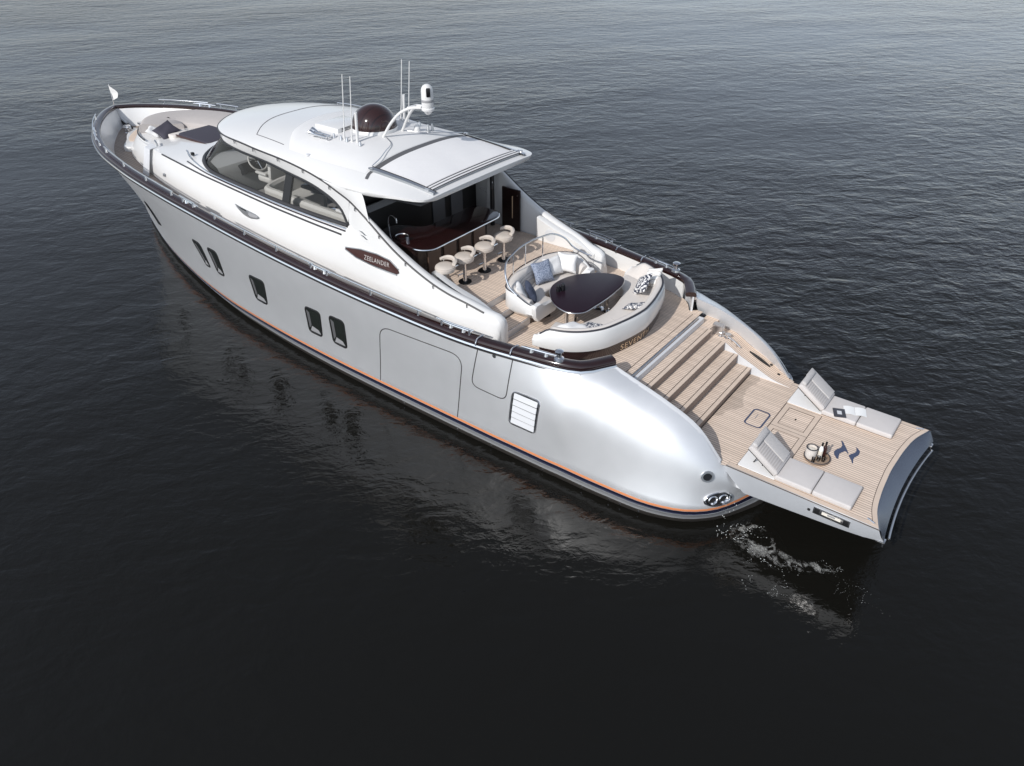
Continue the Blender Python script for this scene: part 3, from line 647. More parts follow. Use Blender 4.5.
# ---- swim platform
def build_platform():
    root = MB()
    arc = [(.74, 1.765), (.80, 1.6), (.89, 1.33), (.965, .85), (1.0, .3), (1.01, 0), (1.0, -.3), (.965, -.85), (.89, -1.33), (.80, -1.6), (.74, -1.765)]
    A = catmull([(x, y, 0) for x, y in arc], 41)
    low = [V((.60 + .13 * (1 - (p.y / 1.77) ** 2), p.y * 1.0, 1.72)) for p in A]
    top = [V((p.x, p.y, 1.94)) for p in A]; front = 3.72; fb = 3.16
    # top plate, aft face, sides, bottom
    root.grid([[V((front, p.y, 1.94)) for p in A], top])
    root.grid([low, [V((.95, p.y * .97, 1.60)) for p in A], [V((fb, p.y * .97, 1.43)) for p in A], [V((front, p.y, 1.94)) for p in A]])
    for s in (0, -1):
        a = A[s]; sy = a.y
        xs = [front + (a.x - front) * i / 8 for i in range(9)]; xb = [fb + (.62 - fb) * i / 8 for i in range(9)]
        zb = table([(.6, 1.72), (.95, 1.62), (2.0, 1.52), (3.2, 1.43)])
        t_ = [V((x, sy, 1.94)) for x in xs]; m_ = [V(((x + b) / 2, sy * 1.004, (1.94 + zb(b)) / 2)) for x, b in zip(xs, xb)]; b_ = [V((b, sy * .985, zb(b))) for b in xb]
        root.grid([t_, m_, b_])
    o = root.build('swim_platform', 'platgrey', yacht, smooth=30)
    MB().grid([[V((t.x - .0, t.y, 1.94)) for t in top], [V((t.x - .03, t.y, 1.925)) for t in top], low]).build('transom_face', 'transom', o, smooth=30)
    # teak field as a fan of rows between the margin boards
    def edge(y):
        for i in range(len(A) - 1):
            if A[i].y >= y >= A[i + 1].y: t = (A[i].y - y) / (A[i].y - A[i + 1].y or 1); return A[i].x + (A[i + 1].x - A[i].x) * t
        return .74
    ys = [-1.66 + 3.32 * i / 40 for i in range(41)]
    MB().grid([[V((4.48, max(-1.505, min(1.505, y)), 1.946)) for y in ys], [V((3.55, y, 1.946)) for y in ys], [V((edge(y) + .10, y, 1.946)) for y in ys]]).build('platform_teak', 'teakwet', o, smooth=0)
    MB().grid([[V((edge(y) + .004, y, 1.948)) for y in ys], [V((edge(y) + .092, y, 1.948)) for y in ys]]).build('aft_margin_board', 'teaktrim', o, smooth=0)
    MB().grid([[V((edge(y) + .092, y, 1.9475)) for y in ys], [V((edge(y) + .104, y, 1.9475)) for y in ys]]).build('margin_seam', 'caulk', o, smooth=0)
    for s in (1, -1):
        MB().grid([[V((3.70, s * 1.665, 1.948)), V((.78, s * 1.665, 1.948))], [V((3.70, s * 1.752, 1.948)), V((.75, s * 1.752, 1.948))]]).build('side_margin_board', 'teaktrim', o, smooth=0)
        MB().box((2.2, s * 1.769, 1.935), (2.95, .012, .014)).build('platform_edge_strip', 'caulk', o, smooth=0)
    # hinge line with hatches between the loungers
    def frame(x0, x1, y0, y1, w, m, z, name):
        mb = MB(); q = [(x0, y0), (x1, y0), (x1, y1), (x0, y1)]; i_ = [(x0 + w, y0 + w), (x1 - w, y0 + w), (x1 - w, y1 - w), (x0 + w, y1 - w)]
        mb.add([(*p, z) for p in q + i_], [[k, (k + 1) % 4, 4 + (k + 1) % 4, 4 + k] for k in range(4)]); return mb.build(name, m, o, smooth=0)
    MB().box((3.425, 0, 1.9475), (.012, 3.3, .003)).build('platform_joint', 'caulk', o, smooth=0)
    for y0, y1 in ((.0, .9), (-.9, .0)):
        frame(2.66, 3.41, y0 + .006, y1 - .006, .10, 'teaktrim', 1.950, 'hatch_border'); frame(2.645, 3.42, y0, y1, .012, 'caulk', 1.9495, 'hatch_seam'); frame(2.76, 3.31, y0 + .11, y1 - .11, .012, 'caulk', 1.9505, 'hatch_inner_seam')
    hb = rrect(3.70, -.01, .38, .64, .09); hi = rrect(3.70, -.01, .31, .57, .06)
    MB().grid([[V((*p, 1.952)) for p in hb], [V((*p, 1.952)) for p in hi]], closed_v=True).build('hatch_ring', 'logo', o, smooth=0)
    MB().box((3.74, -.06, 1.953), (.01, .16, .006)).build('hatch_pull', 'chrome', o, smooth=0)
    MB().box((3.05, -.45, 1.953), (.03, .05, .006)).build('hatch_latch', 'black', o, smooth=0)
    # two-flag emblem inlaid in the teak  (x forward, y port)
    for ol in ([(2.07, -.32), (2.03, -.32), (1.97, -.23), (1.90, -.13), (1.82, -.005), (1.83, .01), (1.89, -.05), (1.93, .02), (1.96, .10), (1.95, .19), (1.93, .27), (1.95, .29), (1.99, .25), (2.04, .19), (2.07, .10), (2.05, 0), (2.0, -.09), (2.0, -.19), (2.04, -.27)],
               [(1.77, -.30), (1.74, -.28), (1.67, -.22), (1.65, -.15), (1.65, -.06), (1.69, .05), (1.69, .13), (1.66, .23), (1.67, .26), (1.72, .16), (1.77, .10), (1.80, .05), (1.78, -.01), (1.73, -.10), (1.72, -.17), (1.74, -.24)]):
        MB().slab(ol, 1.9465, 1.951).build('deck_emblem', 'logo', o, smooth=0)
    # name plate on the port side of the platform and lettering
    for s in (1, -1):
        pl = MB().box((1.53, s * 1.772, 1.785), (.66, .02, .155), bev=.008).build('boarding_plate', 'steel', o)
        MB().box((1.53, s * 1.782, 1.79), (.34, .01, .06)).build('plate_inset', 'label_cream', pl, smooth=0)
        for dx in (-.26, .26): MB().box((1.53 + dx, s * 1.782, 1.785), (.09, .012, .12), bev=.004).build('plate_latch', 'black', pl)
        MB().box((1.53, s * 1.784, 1.797), (.14, .012, .035)).build('plate_mark', 'grey', pl, smooth=0)
        MB().lathe([(0, 0), (.028, 0), (.028, .012), (0, .014)], (1.93, s * 1.772, 1.745), 12, axis=V((0, s, 0))).build('socket', 'black', o)
        c = MB(); c.tube([V((.98, s * 1.63, 1.975)), V((.84, s * 1.69, 1.975))], .013, 6)
        for k in (0.15, .85): q = V((.98, s * 1.63, 1.95)).lerp(V((.84, s * 1.69, 1.95)), k); c.tube([q, q + V((0, 0, .025))], .014, 6)
        c.build('deck_cleat', 'chrome', o)
        b = MB(); b.box((.66, s * 1.68, 1.66), (.16, .12, .05), bev=.015); b.tube([V((.62, s * 1.70, 1.64)), V((.60, s * 1.70, 1.55))], .016, 6); b.build('ladder_bracket', 'steel', o)
    MB().tube([V((p.x - .07, p.y * .97, p.z - .075)) for p in low[2:-2]], .022, 8).build('under_rail', 'steel', o)
    return o
platform = build_platform()

# ---- hull openings and fittings
ROX, ROZ, EXX, EXZ = 3.79, 1.79, 3.545, 1.26
def build_hull_details():
    wins = [[(19.29, 2.82), (18.80, 2.81), (18.87, 1.94), (19.16, 1.91)], [(18.45, 2.83), (17.93, 2.83), (18.10, 1.92), (18.50, 1.91)], [(16.57, 2.60), (15.86, 2.61), (16.12, 1.73), (16.67, 1.74)],
            [(14.31, 2.44), (13.70, 2.45), (13.90, 1.58), (14.44, 1.58)], [(13.39, 2.5), (12.83, 2.5), (12.98, 1.58), (13.51, 1.60)], [(22.30, 3.08), (22.0, 3.10), (22.2, 2.15), (22.7, 2.05)]]
    for s in (1, -1):
        for q in wins:
            ol = dense(round_poly(q, .15, 6), .1)
            w = ring_on(HB, ol, .85, .002, .016, s).build('hull_window', 'black', yacht)
            cx = sum(p[0] for p in ol) / len(ol); cz = sum(p[1] for p in ol) / len(ol)
            inn = [(cx + (x - cx) * .87, cz + (z - cz) * .87) for x, z in ol]
            patch_on(HB, inn, .006, s, .01).build('window_pane', 'pane', w)
            # pale sill seen behind the pane at the aft lower corner
            a = [p for p in inn if p[1] < cz - .12]
            lo = min(p[1] for p in a); x0 = min(p[0] for p in a); x1 = max(p[0] for p in a)
            if q[0][0] < 22:
                patch_on(HB, dense([(x0 + .06, lo + .03), (x1 - .05, lo + .03), (x1 - .15, lo + .20), (x0 + .12, lo + .15)], .1), .0085, s, .002).build('window_sill', 'grey', w)
                hi = max(p[1] for p in inn); tx = max(p[0] for p in inn if p[1] > cz + .2)
                patch_on(HB, dense([(x1 - .03, lo + .10), (x1 - .14, lo + .22), (tx - .13, hi - .12), (tx - .03, hi - .06)], .1), .0085, s, .002).build('window_reveal', 'slat', w)
        door = dense(round_poly([(8.69, 3.24), (8.96, 2.28), (8.05, 2.20), (7.93, 3.24)], .2, 6), .12)
        path = round_poly([(8.80, 3.25), (9.0, 2.2), (8.10, 2.14), (7.99, 3.24)], .2, 6)[7:-7]
        strip_on(HB, dense([(8.80, 3.24)] + path + [(7.99, 3.22)], .1, False), .022, .003, s).build('gate_seam', 'dkline', yacht)
        g = [(11.95, 1.09)] + round_poly([(11.95, .72), (11.60, 2.82), (9.2, 2.85), (9.50, .72)], .36, 7)[8:24] + [(9.48, 1.09)]
        strip_on(HB, dense(g, .12, False), .022, .003, s).build('garage_door_seam', 'dkline', yacht)
        lv = round_poly([(7.95, 2.47), (7.22, 2.48), (7.31, 1.60), (8.03, 1.59)], .13, 5); lv = dense(lv, .1)
        vent = ring_on(HB, lv, .90, .0, .02, s).build('louvre_vent', 'steel', yacht)
        inn = [(7.62 + (x - 7.62) * .9, 2.035 + (z - 2.035) * .9) for x, z in lv]
        patch_on(HB, inn, .003, s, .006).build('louvre_backing', 'black', vent)
        for k in range(5):
            z1 = 2.42 - .158 * k; z0 = z1 - .122
            xa = 7.29 + (2.46 - z1) * .09; xb = 7.885 + (2.46 - z1) * .09
            p = [on(HB, x, z, o_, s) for x, z, o_ in ((xa, z1, .010), (xb, z1, .010), (xb, z0, .035), (xa, z0, .035), (xa, z1, .0), (xb, z1, .0), (xb, z0, .0), (xa, z0, .0))]
            MB().add(p, [[0, 1, 2, 3], [4, 5, 6, 7], [0, 1, 5, 4], [1, 2, 6, 5], [2, 3, 7, 6], [3, 0, 4, 7]]).build('louvre_slat', 'greypanel', vent, smooth=0)
        def disc(x, z, rx, rz, name, mats, inner=.62):
            c = on(HB, x, z, 0, s); n = (on(HB, x, z, .1, s) - c).normalized(); t = V((0, 0, 1)).cross(n).normalized(); u = n.cross(t)
            E = lambda k, o_: [c + n * o_ + t * (rx * k * math.cos(a)) + u * (rz * k * math.sin(a)) for a in [2 * math.pi * i / 32 for i in range(32)]]
            r_ = MB().grid([E(1, -.03), E(1, .012), E(.93, .03), E(inner * 1.06, .03), E(inner, .012)], closed_v=True).build(name, mats[0], yacht)
            mb = MB(); e = E(inner, .010); mb.add(e + [c + n * .010], [[i, (i + 1) % 32, 32] for i in range(32)]); mb.build('outlet_plate', mats[1], r_, smooth=0)
            return r_, c, n, t
        disc(ROX, ROZ, .135, .12, 'round_outlet', ('steel', 'lens'))
        ex, c, n, t = disc(EXX, EXZ, .30, .165, 'exhaust_outlet', ('chrome', 'black'), .80)
        for dx in (-.11, .11):
            MB().lathe([(.03, -.03), (.095, -.02), (.105, .02), (.085, .035), (.06, -.01)], c + t * dx + n * .012, 18, axis=n).build('exhaust_pipe', 'chrome', ex)
        MB().lathe([(0, 0), (.045, 0), (.045, .01), (0, .012)], on(HB, 8.42, 3.12, .0, s), 14, axis=V((0, s, 0))).build('gate_lock', 'steel', yacht)
        for x in (4.9, 5.3, 5.55, 6.2, 7.2, 8.6, 9.6, 11.3):
            p = on(HB, x, .62, .002, s); MB().lathe([(0, 0), (.022, 0), (.018, .012), (0, .014)], p, 8, axis=V((0, s, 0))).build('through_hull_fitting', 'chrome', yacht)
build_hull_details()

# ================================================================ SUPERSTRUCTURE
# columns: P (upper strip), WT, WB (window top / bottom), L (shoulder), B (side-deck)
def lerp(a, b, t): return tuple(a[i] + (b[i] - a[i]) * t for i in range(3))
HCOL = []
for P_, B_ in (((8.80, 2.12, 2.86), (8.80, 2.21, 2.85)), ((8.80, 2.12, 3.26), (8.83, 2.23, 2.85)), ((8.83, 2.13, 3.42), (8.90, 2.25, 2.85)), ((8.95, 2.15, 3.515), (9.0, 2.27, 2.86)), ((9.22, 2.18, 3.57), (9.22, 2.30, 2.88)),
               ((9.63, 2.25, 3.69), (9.63, 2.38, 2.92)), ((10.07, 2.31, 3.79), (10.07, 2.43, 2.96)), ((10.49, 2.34, 3.91), (10.49, 2.46, 3.0)), ((10.9, 2.35, 4.06), (10.9, 2.48, 3.03)), ((11.27, 2.36, 4.23), (11.27, 2.49, 3.06)),
               ((11.64, 2.365, 4.43), (11.64, 2.5, 3.09)), ((11.96, 2.36, 4.63), (11.96, 2.5, 3.11)), ((12.28, 2.345, 4.84), (12.28, 2.5, 3.13)), ((12.62, 2.315, 5.03), (12.62, 2.5, 3.16))):
    # slight barrel in the side
    m = lambda t: (P_[0] + (B_[0] - P_[0]) * t, P_[1] + (B_[1] - P_[1]) * t + .03 * math.sin(math.pi * t), P_[2] + (B_[2] - P_[2]) * t)
    HCOL.append((P_, m(.12), m(.26), m(.34), B_))
HCOL += [
    ((13.05, 2.25, 5.20), (13.12, 2.275, 4.60), (13.14, 2.285, 4.585), (13.2, 2.40, 4.37), (13.1, 2.5, 3.2)),
    ((13.5, 2.20, 5.31), (13.36, 2.22, 4.87), (13.42, 2.26, 4.565), (13.5, 2.38, 4.36), (13.5, 2.5, 3.22)),
    ((13.9, 2.15, 5.40), (13.75, 2.16, 5.05), (13.85, 2.24, 4.55), (13.9, 2.37, 4.36), (14.0, 2.5, 3.25)),
    ((14.75, 2.08, 5.52), (14.6, 2.07, 5.21), (14.6, 2.215, 4.53), (14.8, 2.36, 4.38), (14.8, 2.5, 3.28)),
    ((15.55, 2.06, 5.60), (15.4, 2.0, 5.265), (15.5, 2.2, 4.535), (15.5, 2.35, 4.40), (15.6, 2.5, 3.32)),
    ((16.4, 2.04, 5.64), (16.25, 1.95, 5.34), (16.4, 2.17, 4.55), (16.4, 2.32, 4.43), (16.5, 2.48, 3.38)),
    ((17.3, 1.97, 5.67), (17.5, 1.88, 5.385), (17.5, 2.12, 4.57), (17.4, 2.28, 4.47), (17.5, 2.45, 3.45)),
    ((18.2, 1.80, 5.645), (18.3, 1.75, 5.42), (18.7, 2.02, 4.605), (18.7, 2.21, 4.51), (18.8, 2.38, 3.52)),
    ((18.85, 1.5, 5.64), (18.78, 1.45, 5.45), (19.45, 1.76, 4.665), (20.3, 2.02, 4.52), (20.5, 2.18, 3.6)),
    ((19.3, 1.05, 5.65), (19.07, 1.0, 5.46), (20.0, 1.25, 4.69), (22.1, 1.72, 4.5), (22.3, 1.86, 3.7)),
    ((19.55, .5, 5.67), (19.2, .5, 5.47), (20.3, .65, 4.71), (24.0, 1.12, 4.44), (24.4, 1.27, 3.77)),
    ((19.62, 0, 5.68), (19.25, 0, 5.47), (20.4, 0, 4.72), (24.85, 0, 4.42), (25.4, 0, 3.8)),
]
IW0 = 14        # first window column
def house_rows(n=110):
    out = []
    k = len(HCOL); L = [max(.02, sum((V(HCOL[i + 1][c]) - V(HCOL[i][c])).length for c in (0, 1, 2, 3)) / 4) for i in range(k - 1)]; cum = [0]
    for l in L: cum.append(cum[-1] + l)
    par = sorted(set([cum[-1] * j / (n - 1) for j in range(n)] + cum)); 
    for c in range(5):
        fx = [table([(cum[i], HCOL[i][c][d]) for i in range(k)]) for d in range(3)]
        out.append([V((fx[0](s), fx[1](s), fx[2](s))) for s in par])
    for r in out: r[-1].y = 0
    return out, par, cum
HR, hpar, hcum = house_rows()
JW0 = min(range(len(hpar)), key=lambda j: abs(hpar[j] - hcum[IW0]))
def build_house():
    P_, WT, WB, L_, B_ = HR; n = len(P_)
    ctr = V((16, 0, 0))
    # barrel between L and B
    mids = []
    for t in (.25, .5, .75):
        r = []
        for a, b in zip(L_, B_):
            p = a.lerp(b, t); out = V((p.x - 14, p.y * 3, 0)); out = V((0, 1, 0)) if p.x < 19.5 else V((p.x - 19.0, p.y * 1.2, 0)).normalized(); p += out * .05 * math.sin(math.pi * t); r.append(p)
        mids.append(r)
    low = MB().grid([WB, L_] + mids + [B_])
    low.mirror(); o = low.build('deckhouse', 'white', yacht, smooth=50)
    up = MB().grid([r[:JW0 + 1] for r in (P_, WT, WB)])
    brow = MB().grid([[p for p in P_[JW0:]], [a.lerp(b, .5) + V((0, 0, -.03)) for a, b in zip(P_[JW0:], WT[JW0:])], WT[JW0:]])
    up.v += []; o2 = len(up.v); up.v += brow.v; up.f += [[i + o2 for i in f] for f in brow.f]; up.mi += brow.mi
    up.mirror(); up.build('cabin_side', 'white', yacht, smooth=50)
    # wing top and inner face (aft of the windows)
    jE = min(range(n), key=lambda j: abs(hpar[j] - hcum[13]))
    rim = P_[:jE + 1]
    mb = MB(); 
    tk = table([(8.8, 1), (11.2, 1), (12.0, .7), (12.62, .35)])
    a0 = [p.copy() for p in rim]; a1 = [V((p.x, p.y - .06 * tk(p.x), p.z + .035)) for p in rim]; a2 = [V((p.x, p.y - .17 * tk(p.x), p.z + .03)) for p in rim]; a3 = [V((p.x, p.y - .22 * tk(p.x), p.z - .03)) for p in rim]; a4 = [V((p.x, p.y - .26, 2.8)) for p in rim]
    for r in (a1, a2, a3):
        for i, p in enumerate(r):
            if rim[i].x < 9.0: p.x -= .03 * (1 if r is not a3 else .6)
    mb.grid([a0, a1, a2, a3, a4]); mb.both('coaming', 'white', yacht, smooth=60)
    for s in (1, -1):
        # upper strip: along the wing and round the roof edge
        st = [V((p.x, s * (p.y + .012), p.z)) for p in P_ if p.x > 9.2]
        MB().tube(st, .020, 6).build('strip_moulding', 'dkline', yacht)
        ls = [V((p.x, s * (p.y + .01), p.z)) for j, p in enumerate(L_) if j >= JW0 + 1 and p.x < 21.6]
        MB().tube(ls, .022, 6).build('shoulder_strip', 'dkline', yacht)
        # window glazing, frames, mullion
        wt, wb = WT[JW0:], WB[JW0:]
        sg = lambda r, o_=0: [V((p.x, s * (p.y + o_), p.z)) for p in r]
        jm = min(range(len(wb)), key=lambda j: abs(wb[j].x - 15.48))
        win = MB().tube(sg(wb, .012), .05, 8).build('side_window', 'dkline', yacht)
        g = MB().grid([sg(wt), [a.lerp(b, .5) for a, b in zip(sg(wt), sg(wb))], sg(wb)]); g.build('window_pane', 'glass', win)
        MB().tube(sg(wt, .006), .038, 6).build('window_trim', 'black', win)
        ll = L_[JW0:]
        MB().tube([a.lerp(b, .38) + V((0, 0, .006)) for a, b in zip(sg(wb), sg(ll))][:-14], .022, 6).build('chrome_trim', 'chrome', win)
        MB().tube([a.lerp(b, .62) + V((0, 0, .006)) for a, b in zip(sg(wb), sg(ll))][:-22], .022, 6).build('varnish_trim', 'brown', win)
        a, b = sg(wt, .01)[jm], sg(wb, .01)[jm]
        MB().add([a + V((-.13, 0, 0)), a + V((.13, 0, 0)), b + V((.13, 0, 0)), b + V((-.13, 0, 0)), a + V((-.13, -.06 * s, 0)), a + V((.13, -.06 * s, 0)), b + V((.13, -.06 * s, 0)), b + V((-.13, -.06 * s, 0))],
                 [[0, 1, 2, 3], [4, 5, 6, 7], [0, 1, 5, 4], [2, 3, 7, 6], [1, 2, 6, 5], [0, 3, 7, 4]]).build('window_mullion', 'black', win, smooth=0)
        # small studs under the strips
        for j in range(4, len(st), 9):
            MB().box(st[j] + V((0, .012 * s, -.05)), (.03, .03, .07)).build('strip_clip', 'steel', yacht, smooth=0)
    return o
house = build_house()
rows_side = [HR[0], HR[1], HR[2], HR[3]] + [[a.lerp(b, t) + V((0, .05 * math.sin(math.pi * t), 0)) for a, b in zip(HR[3], HR[4])] for t in (.25, .5, .75)] + [HR[4]]
SB = bvh_of(rows_side)

# ---- roof
e_half = table([(10.93, 1.80), (10.98, 1.93), (11.1, 2.03), (11.4, 2.13), (12.0, 2.21), (12.6, 2.245), (13.05, 2.25), (13.5, 2.20), (13.9, 2.15), (14.75, 2.08), (15.55, 2.06), (16.4, 2.04), (17.3, 1.97), (18.2, 1.80), (18.85, 1.5), (19.3, 1.05), (19.55, .5), (19.62, .02)])
e_z = table([(10.93, 5.595), (11.5, 5.59), (12.2, 5.545), (12.8, 5.52), (13.3, 5.50), (13.9, 5.49), (14.75, 5.535), (15.55, 5.61), (16.4, 5.65), (17.3, 5.68), (18.2, 5.66), (18.85, 5.655), (19.3, 5.66), (19.62, 5.69)])
c_z = table([(10.93, 5.615), (11.05, 5.67), (11.3, 5.715), (12.0, 5.83), (12.85, 5.92), (13.6, 5.98), (14.4, 6.02), (16.0, 6.03), (17.0, 5.99), (18.0, 5.92), (18.9, 5.82), (19.4, 5.75), (19.62, 5.70)])
def roof_z(x, y):
    e = e_half(x); t = min(abs(y) / e, 1); k = 2.6
    return e_z(x) + (c_z(x) - e_z(x)) * (1 - t ** k) ** .9
lip = table([(10.9, .08), (11.5, .09), (12.1, .12), (12.6, .15), (13.8, .07)])
def build_roof():
    xs = sorted(set([10.93, 10.95, 10.98, 11.04, 11.1, 11.2, 11.4] + [11.6 + .25 * i for i in range(29)] + [18.7, 18.85, 19.0, 19.15, 19.3, 19.4, 19.5, 19.55, 19.59, 19.62]))
    rows = []
    for x in xs:
        e = e_half(x); us = [-1, -.985, -.96, -.92, -.86, -.78, -.68, -.56, -.42, -.28, -.14, 0]; us = us + [-u for u in us[-2::-1]]
        zl = lip(x)
        r = [V((x, -(e - .10), e_z(x) - zl)), V((x, -e - .0, e_z(x) - zl * .55))] + [V((x, u * e, roof_z(x, u * e))) for u in us] + [V((x, e, e_z(x) - zl * .55)), V((x, e - .10, e_z(x) - zl))]
        r += [V((x, u * (e - .18), e_z(x) - zl - .01)) for u in (1, .5, 0, -.5, -1)]
        rows.append(r)
    mb = MB().grid(rows, closed_v=True)
    n = len(rows[0]); mb.f.append(list(range(n))[::-1]); mb.mi.append(0); o_ = (len(rows) - 1) * n; mb.f.append([o_ + i for i in range(n)]); mb.mi.append(0)
    roof = mb.build('roof', 'white', yacht, smooth=60)
    # skin joining the pillar strip to the roof edge
    mb = MB(); sel = catmull([p for p in HR[0] if 12.25 <= p.x <= 15.0], 40)
    sm = lambda x: (lambda t: t * t * (3 - 2 * t))(min(1, max(0, (x - 12.32) / .32)))
    r2 = [p.lerp(V((p.x, e_half(p.x) - .004, e_z(p.x) - .05)), sm(p.x)) for p in sel]; r1 = [a.lerp(b, .5) + V((0, .02, 0)) for a, b in zip(sel, r2)]
    mb.grid([sel, r1, r2]);  mb.both('roof_pillar', 'white', yacht, smooth=70)
    # raised centre section with a curved leading edge
    fr = table([(-2.0, 15.3), (-1.6, 15.75), (-1.0, 16.2), (0, 16.4), (1.0, 16.2), (1.6, 15.75), (2.0, 15.3)])
    rows = []
    ys = [-1.78 + 3.56 * i / 20 for i in range(21)]
    for k, (t, lift) in enumerate([(0, 0.0), (.02, .035), (.07, .05), (.3, .05), (.6, .05), (.9, .045), (1, .0)]):
        r = []
        for y in ys:
            x = fr(y) + (12.95 - fr(y)) * t; ed = min(1, (1.78 - abs(y)) / .25); r.append(V((x, y, roof_z(x, y) + lift * ed + .002)))
        rows.append(r)
    MB().grid(rows).build('raised_roof_panel', 'roofwhite', roof, smooth=70)
    # forward sunroof seam
    sm = [(17.0, 1.62), (17.3, 1.2), (17.48, .8), (17.55, 0), (17.48, -.8), (17.3, -1.2), (17.0, -1.62)]
    c = dense([(15.85, 1.70), (17.0, 1.62)], .1, False) + [(p.x, p.y) for p in catmull([(x, y, 0) for x, y in sm], 50)][1:] + dense([(17.0, -1.62), (15.85, -1.70)], .1, False)[1:]; c = [V((p[0], p[1], 0)) for p in c]
    MB().tube([V((p.x, p.y, roof_z(p.x, p.y) + .001)) for p in c], .009, 5).build('sunroof_seam', 'slat', roof)
    # stbd/port low grab rail on the roof edge
    for s in (1, -1):
        xs2 = [14.2 + .3 * i for i in range(13)]
        m_ = MB().tube([V((x, s * (e_half(x) - .10), roof_z(x, e_half(x) - .10) + .06)) for x in xs2], .012, 6) if s < 0 else None
        if m_:
            for x in xs2[::4]: m_.tube([V((x, s * (e_half(x) - .10), roof_z(x, e_half(x) - .10))), V((x, s * (e_half(x) - .10), roof_z(x, e_half(x) - .10) + .06))], .012, 6)
            m_.build('roof_grab_rail', 'chrome', roof)
    # sliding canvas section: tracks, shadow strip in the front gap, canvas and folds
    for s in (1, -1):
        xs3 = [10.98 + (12.9 - 10.98) * i / 10 for i in range(11)]
        tr = MB(); tr.grid([[V((x, s * 1.58, roof_z(x, 1.58) + .035)) for x in xs3], [V((x, s * 1.58, roof_z(x, 1.58) + .05)) for x in xs3], [V((x, s * 1.66, roof_z(x, 1.66) + .05)) for x in xs3], [V((x, s * 1.67, roof_z(x, 1.66) - .01)) for x in xs3]])
        tr.build('canopy_track', 'steel', roof)
        MB().tube([V((x, s * 1.565, roof_z(x, 1.56) + .045)) for x in xs3], .013, 5).build('track_seal', 'dkline', roof)
        for x in (11.15, 12.86): MB().box((x, s * 1.66, roof_z(x, 1.66) + .06), (.12, .07, .05), bev=.01).build('track_stop', 'chrome', roof)
    ys = [-1.56 + 3.12 * i / 24 for i in range(25)]
    MB().grid([[V((12.70, y, roof_z(12.70, y) + .012)) for y in ys], [V((12.90, y, roof_z(12.9, y) + .012)) for y in ys]]).build('canopy_gap_shadow', 'slat', roof)  # dark sheet laid on the roof, paints the shadow in the gap
    for s in (1, -1):
        gp = catmull([(12.88, 1.56 * s, 0), (12.88, 1.75 * s, 0), (12.80, 1.93 * s, 0)], 8)
        MB().grid([[V((p.x - .09, p.y, roof_z(p.x - .09, p.y) + .006)) for p in gp], [V((p.x, p.y, roof_z(p.x, p.y) + .006)) for p in gp]]).build('gap_gutter', 'slat', roof)
    rows = []
    for i in range(14):
        x = 12.72 - (12.72 - 11.32) * i / 13
        rows.append([V((x, y, roof_z(x, y) + .022 + .004 * math.sin(7 * y + 3 * x) * (i / 13))) for y in ys])
    MB().grid(rows).build('canopy_canvas', 'canvas', roof)
    for k in range(3):
        x0 = 11.30 - .085 * k
        c = [V((x0 - .02 * (1 - (y / 1.56) ** 2) , y, roof_z(x0, y) + .03)) for y in ys]
        MB().sweep(c, [(-.038, -.02), (-.036, .012), (-.015, .03), (.015, .03), (.036, .012), (.038, -.02)]).build('canopy_fold', 'canvas', roof)
        MB().tube([p + V((-.042, 0, .012)) for p in c], .011, 5).build('fold_gap_line', 'dkline', roof)  # dark gap line just aft of each canvas fold
    # satellite dome
    MB().lathe([(.0, -.03), (.58, -.03), (.58, .02), (.56, .05)], (14.40, 0, c_z(14.4) + .05), 32).build('dome_base', 'white', roof)
    MB().lathe([(.55, .0)] + [(.55 * math.cos(a), .05 + .50 * math.sin(a)) for a in [math.pi / 2 * i / 12 for i in range(13)]], (14.40, 0, c_z(14.4) + .08), 40).build('satellite_dome', 'dome', roof)
    # aerials
    for s in (1, -1):
        for x in (14.44, 14.18):
            b = V((x, s * .97, roof_z(x, .97) + .04)); t = b + V((-.18, 0, 1.52))
            MB().tube([b, b + V((0, 0, .12)), b.lerp(t, .3), t], [.035, .02, .013, .011], 8).build('whip_aerial', 'white', roof)
        b = V((14.05 if s > 0 else 14.28, s * .92, roof_z(14.0, .9) + .03)); MB().tube([b, b + V((-.05, 0, .72))], .035, 10).build('stub_aerial', 'white', roof)
        for x in (14.75, 14.5, 14.3, 13.85):
            b = V((x, s * 1.02, roof_z(x, 1.02) + .05)); MB().tube([b, b + V((0, 0, .10))], [.05, .02], 8).build('aerial_mount', 'steel', roof)
    # horn on the port side
    h0 = V((14.95, 1.12, roof_z(14.95, 1.12) + .13)); hn = MB(); hn.tube([h0 + V((.45, .0, .02)), h0 + V((.42, 0, 0.02)), h0 + V((.25, 0, 0)), h0 + V((-.2, 0, 0))], [.085, .075, .03, .022], 12)
    hn.tube([h0 + V((.36, .14, .02)), h0 + V((.34, .14, .02)), h0 + V((.2, .14, 0)), h0 + V((-.2, .14, 0))], [.075, .065, .03, .022], 12)
    for dx in (.1, -.18): hn.tube([h0 + V((dx, .07, -.13)), h0 + V((dx, .07, 0))], .03, 8)
    hn.build('air_horn', 'chrome', roof)
    # ventilation grille forward of the dome
    gb = MB().box((15.25, .35, c_z(15.2) + .06), (.85, .95, .14), bev=.06).build('vent_box', 'white', roof)
    for k in range(3): MB().box((14.87, .35, c_z(15.2) + .045 + .03 * k), (.10, .7, .012)).build('vent_slat', 'slat', gb, smooth=0)
    # camera arch with thermal camera
    ztop = 6.80
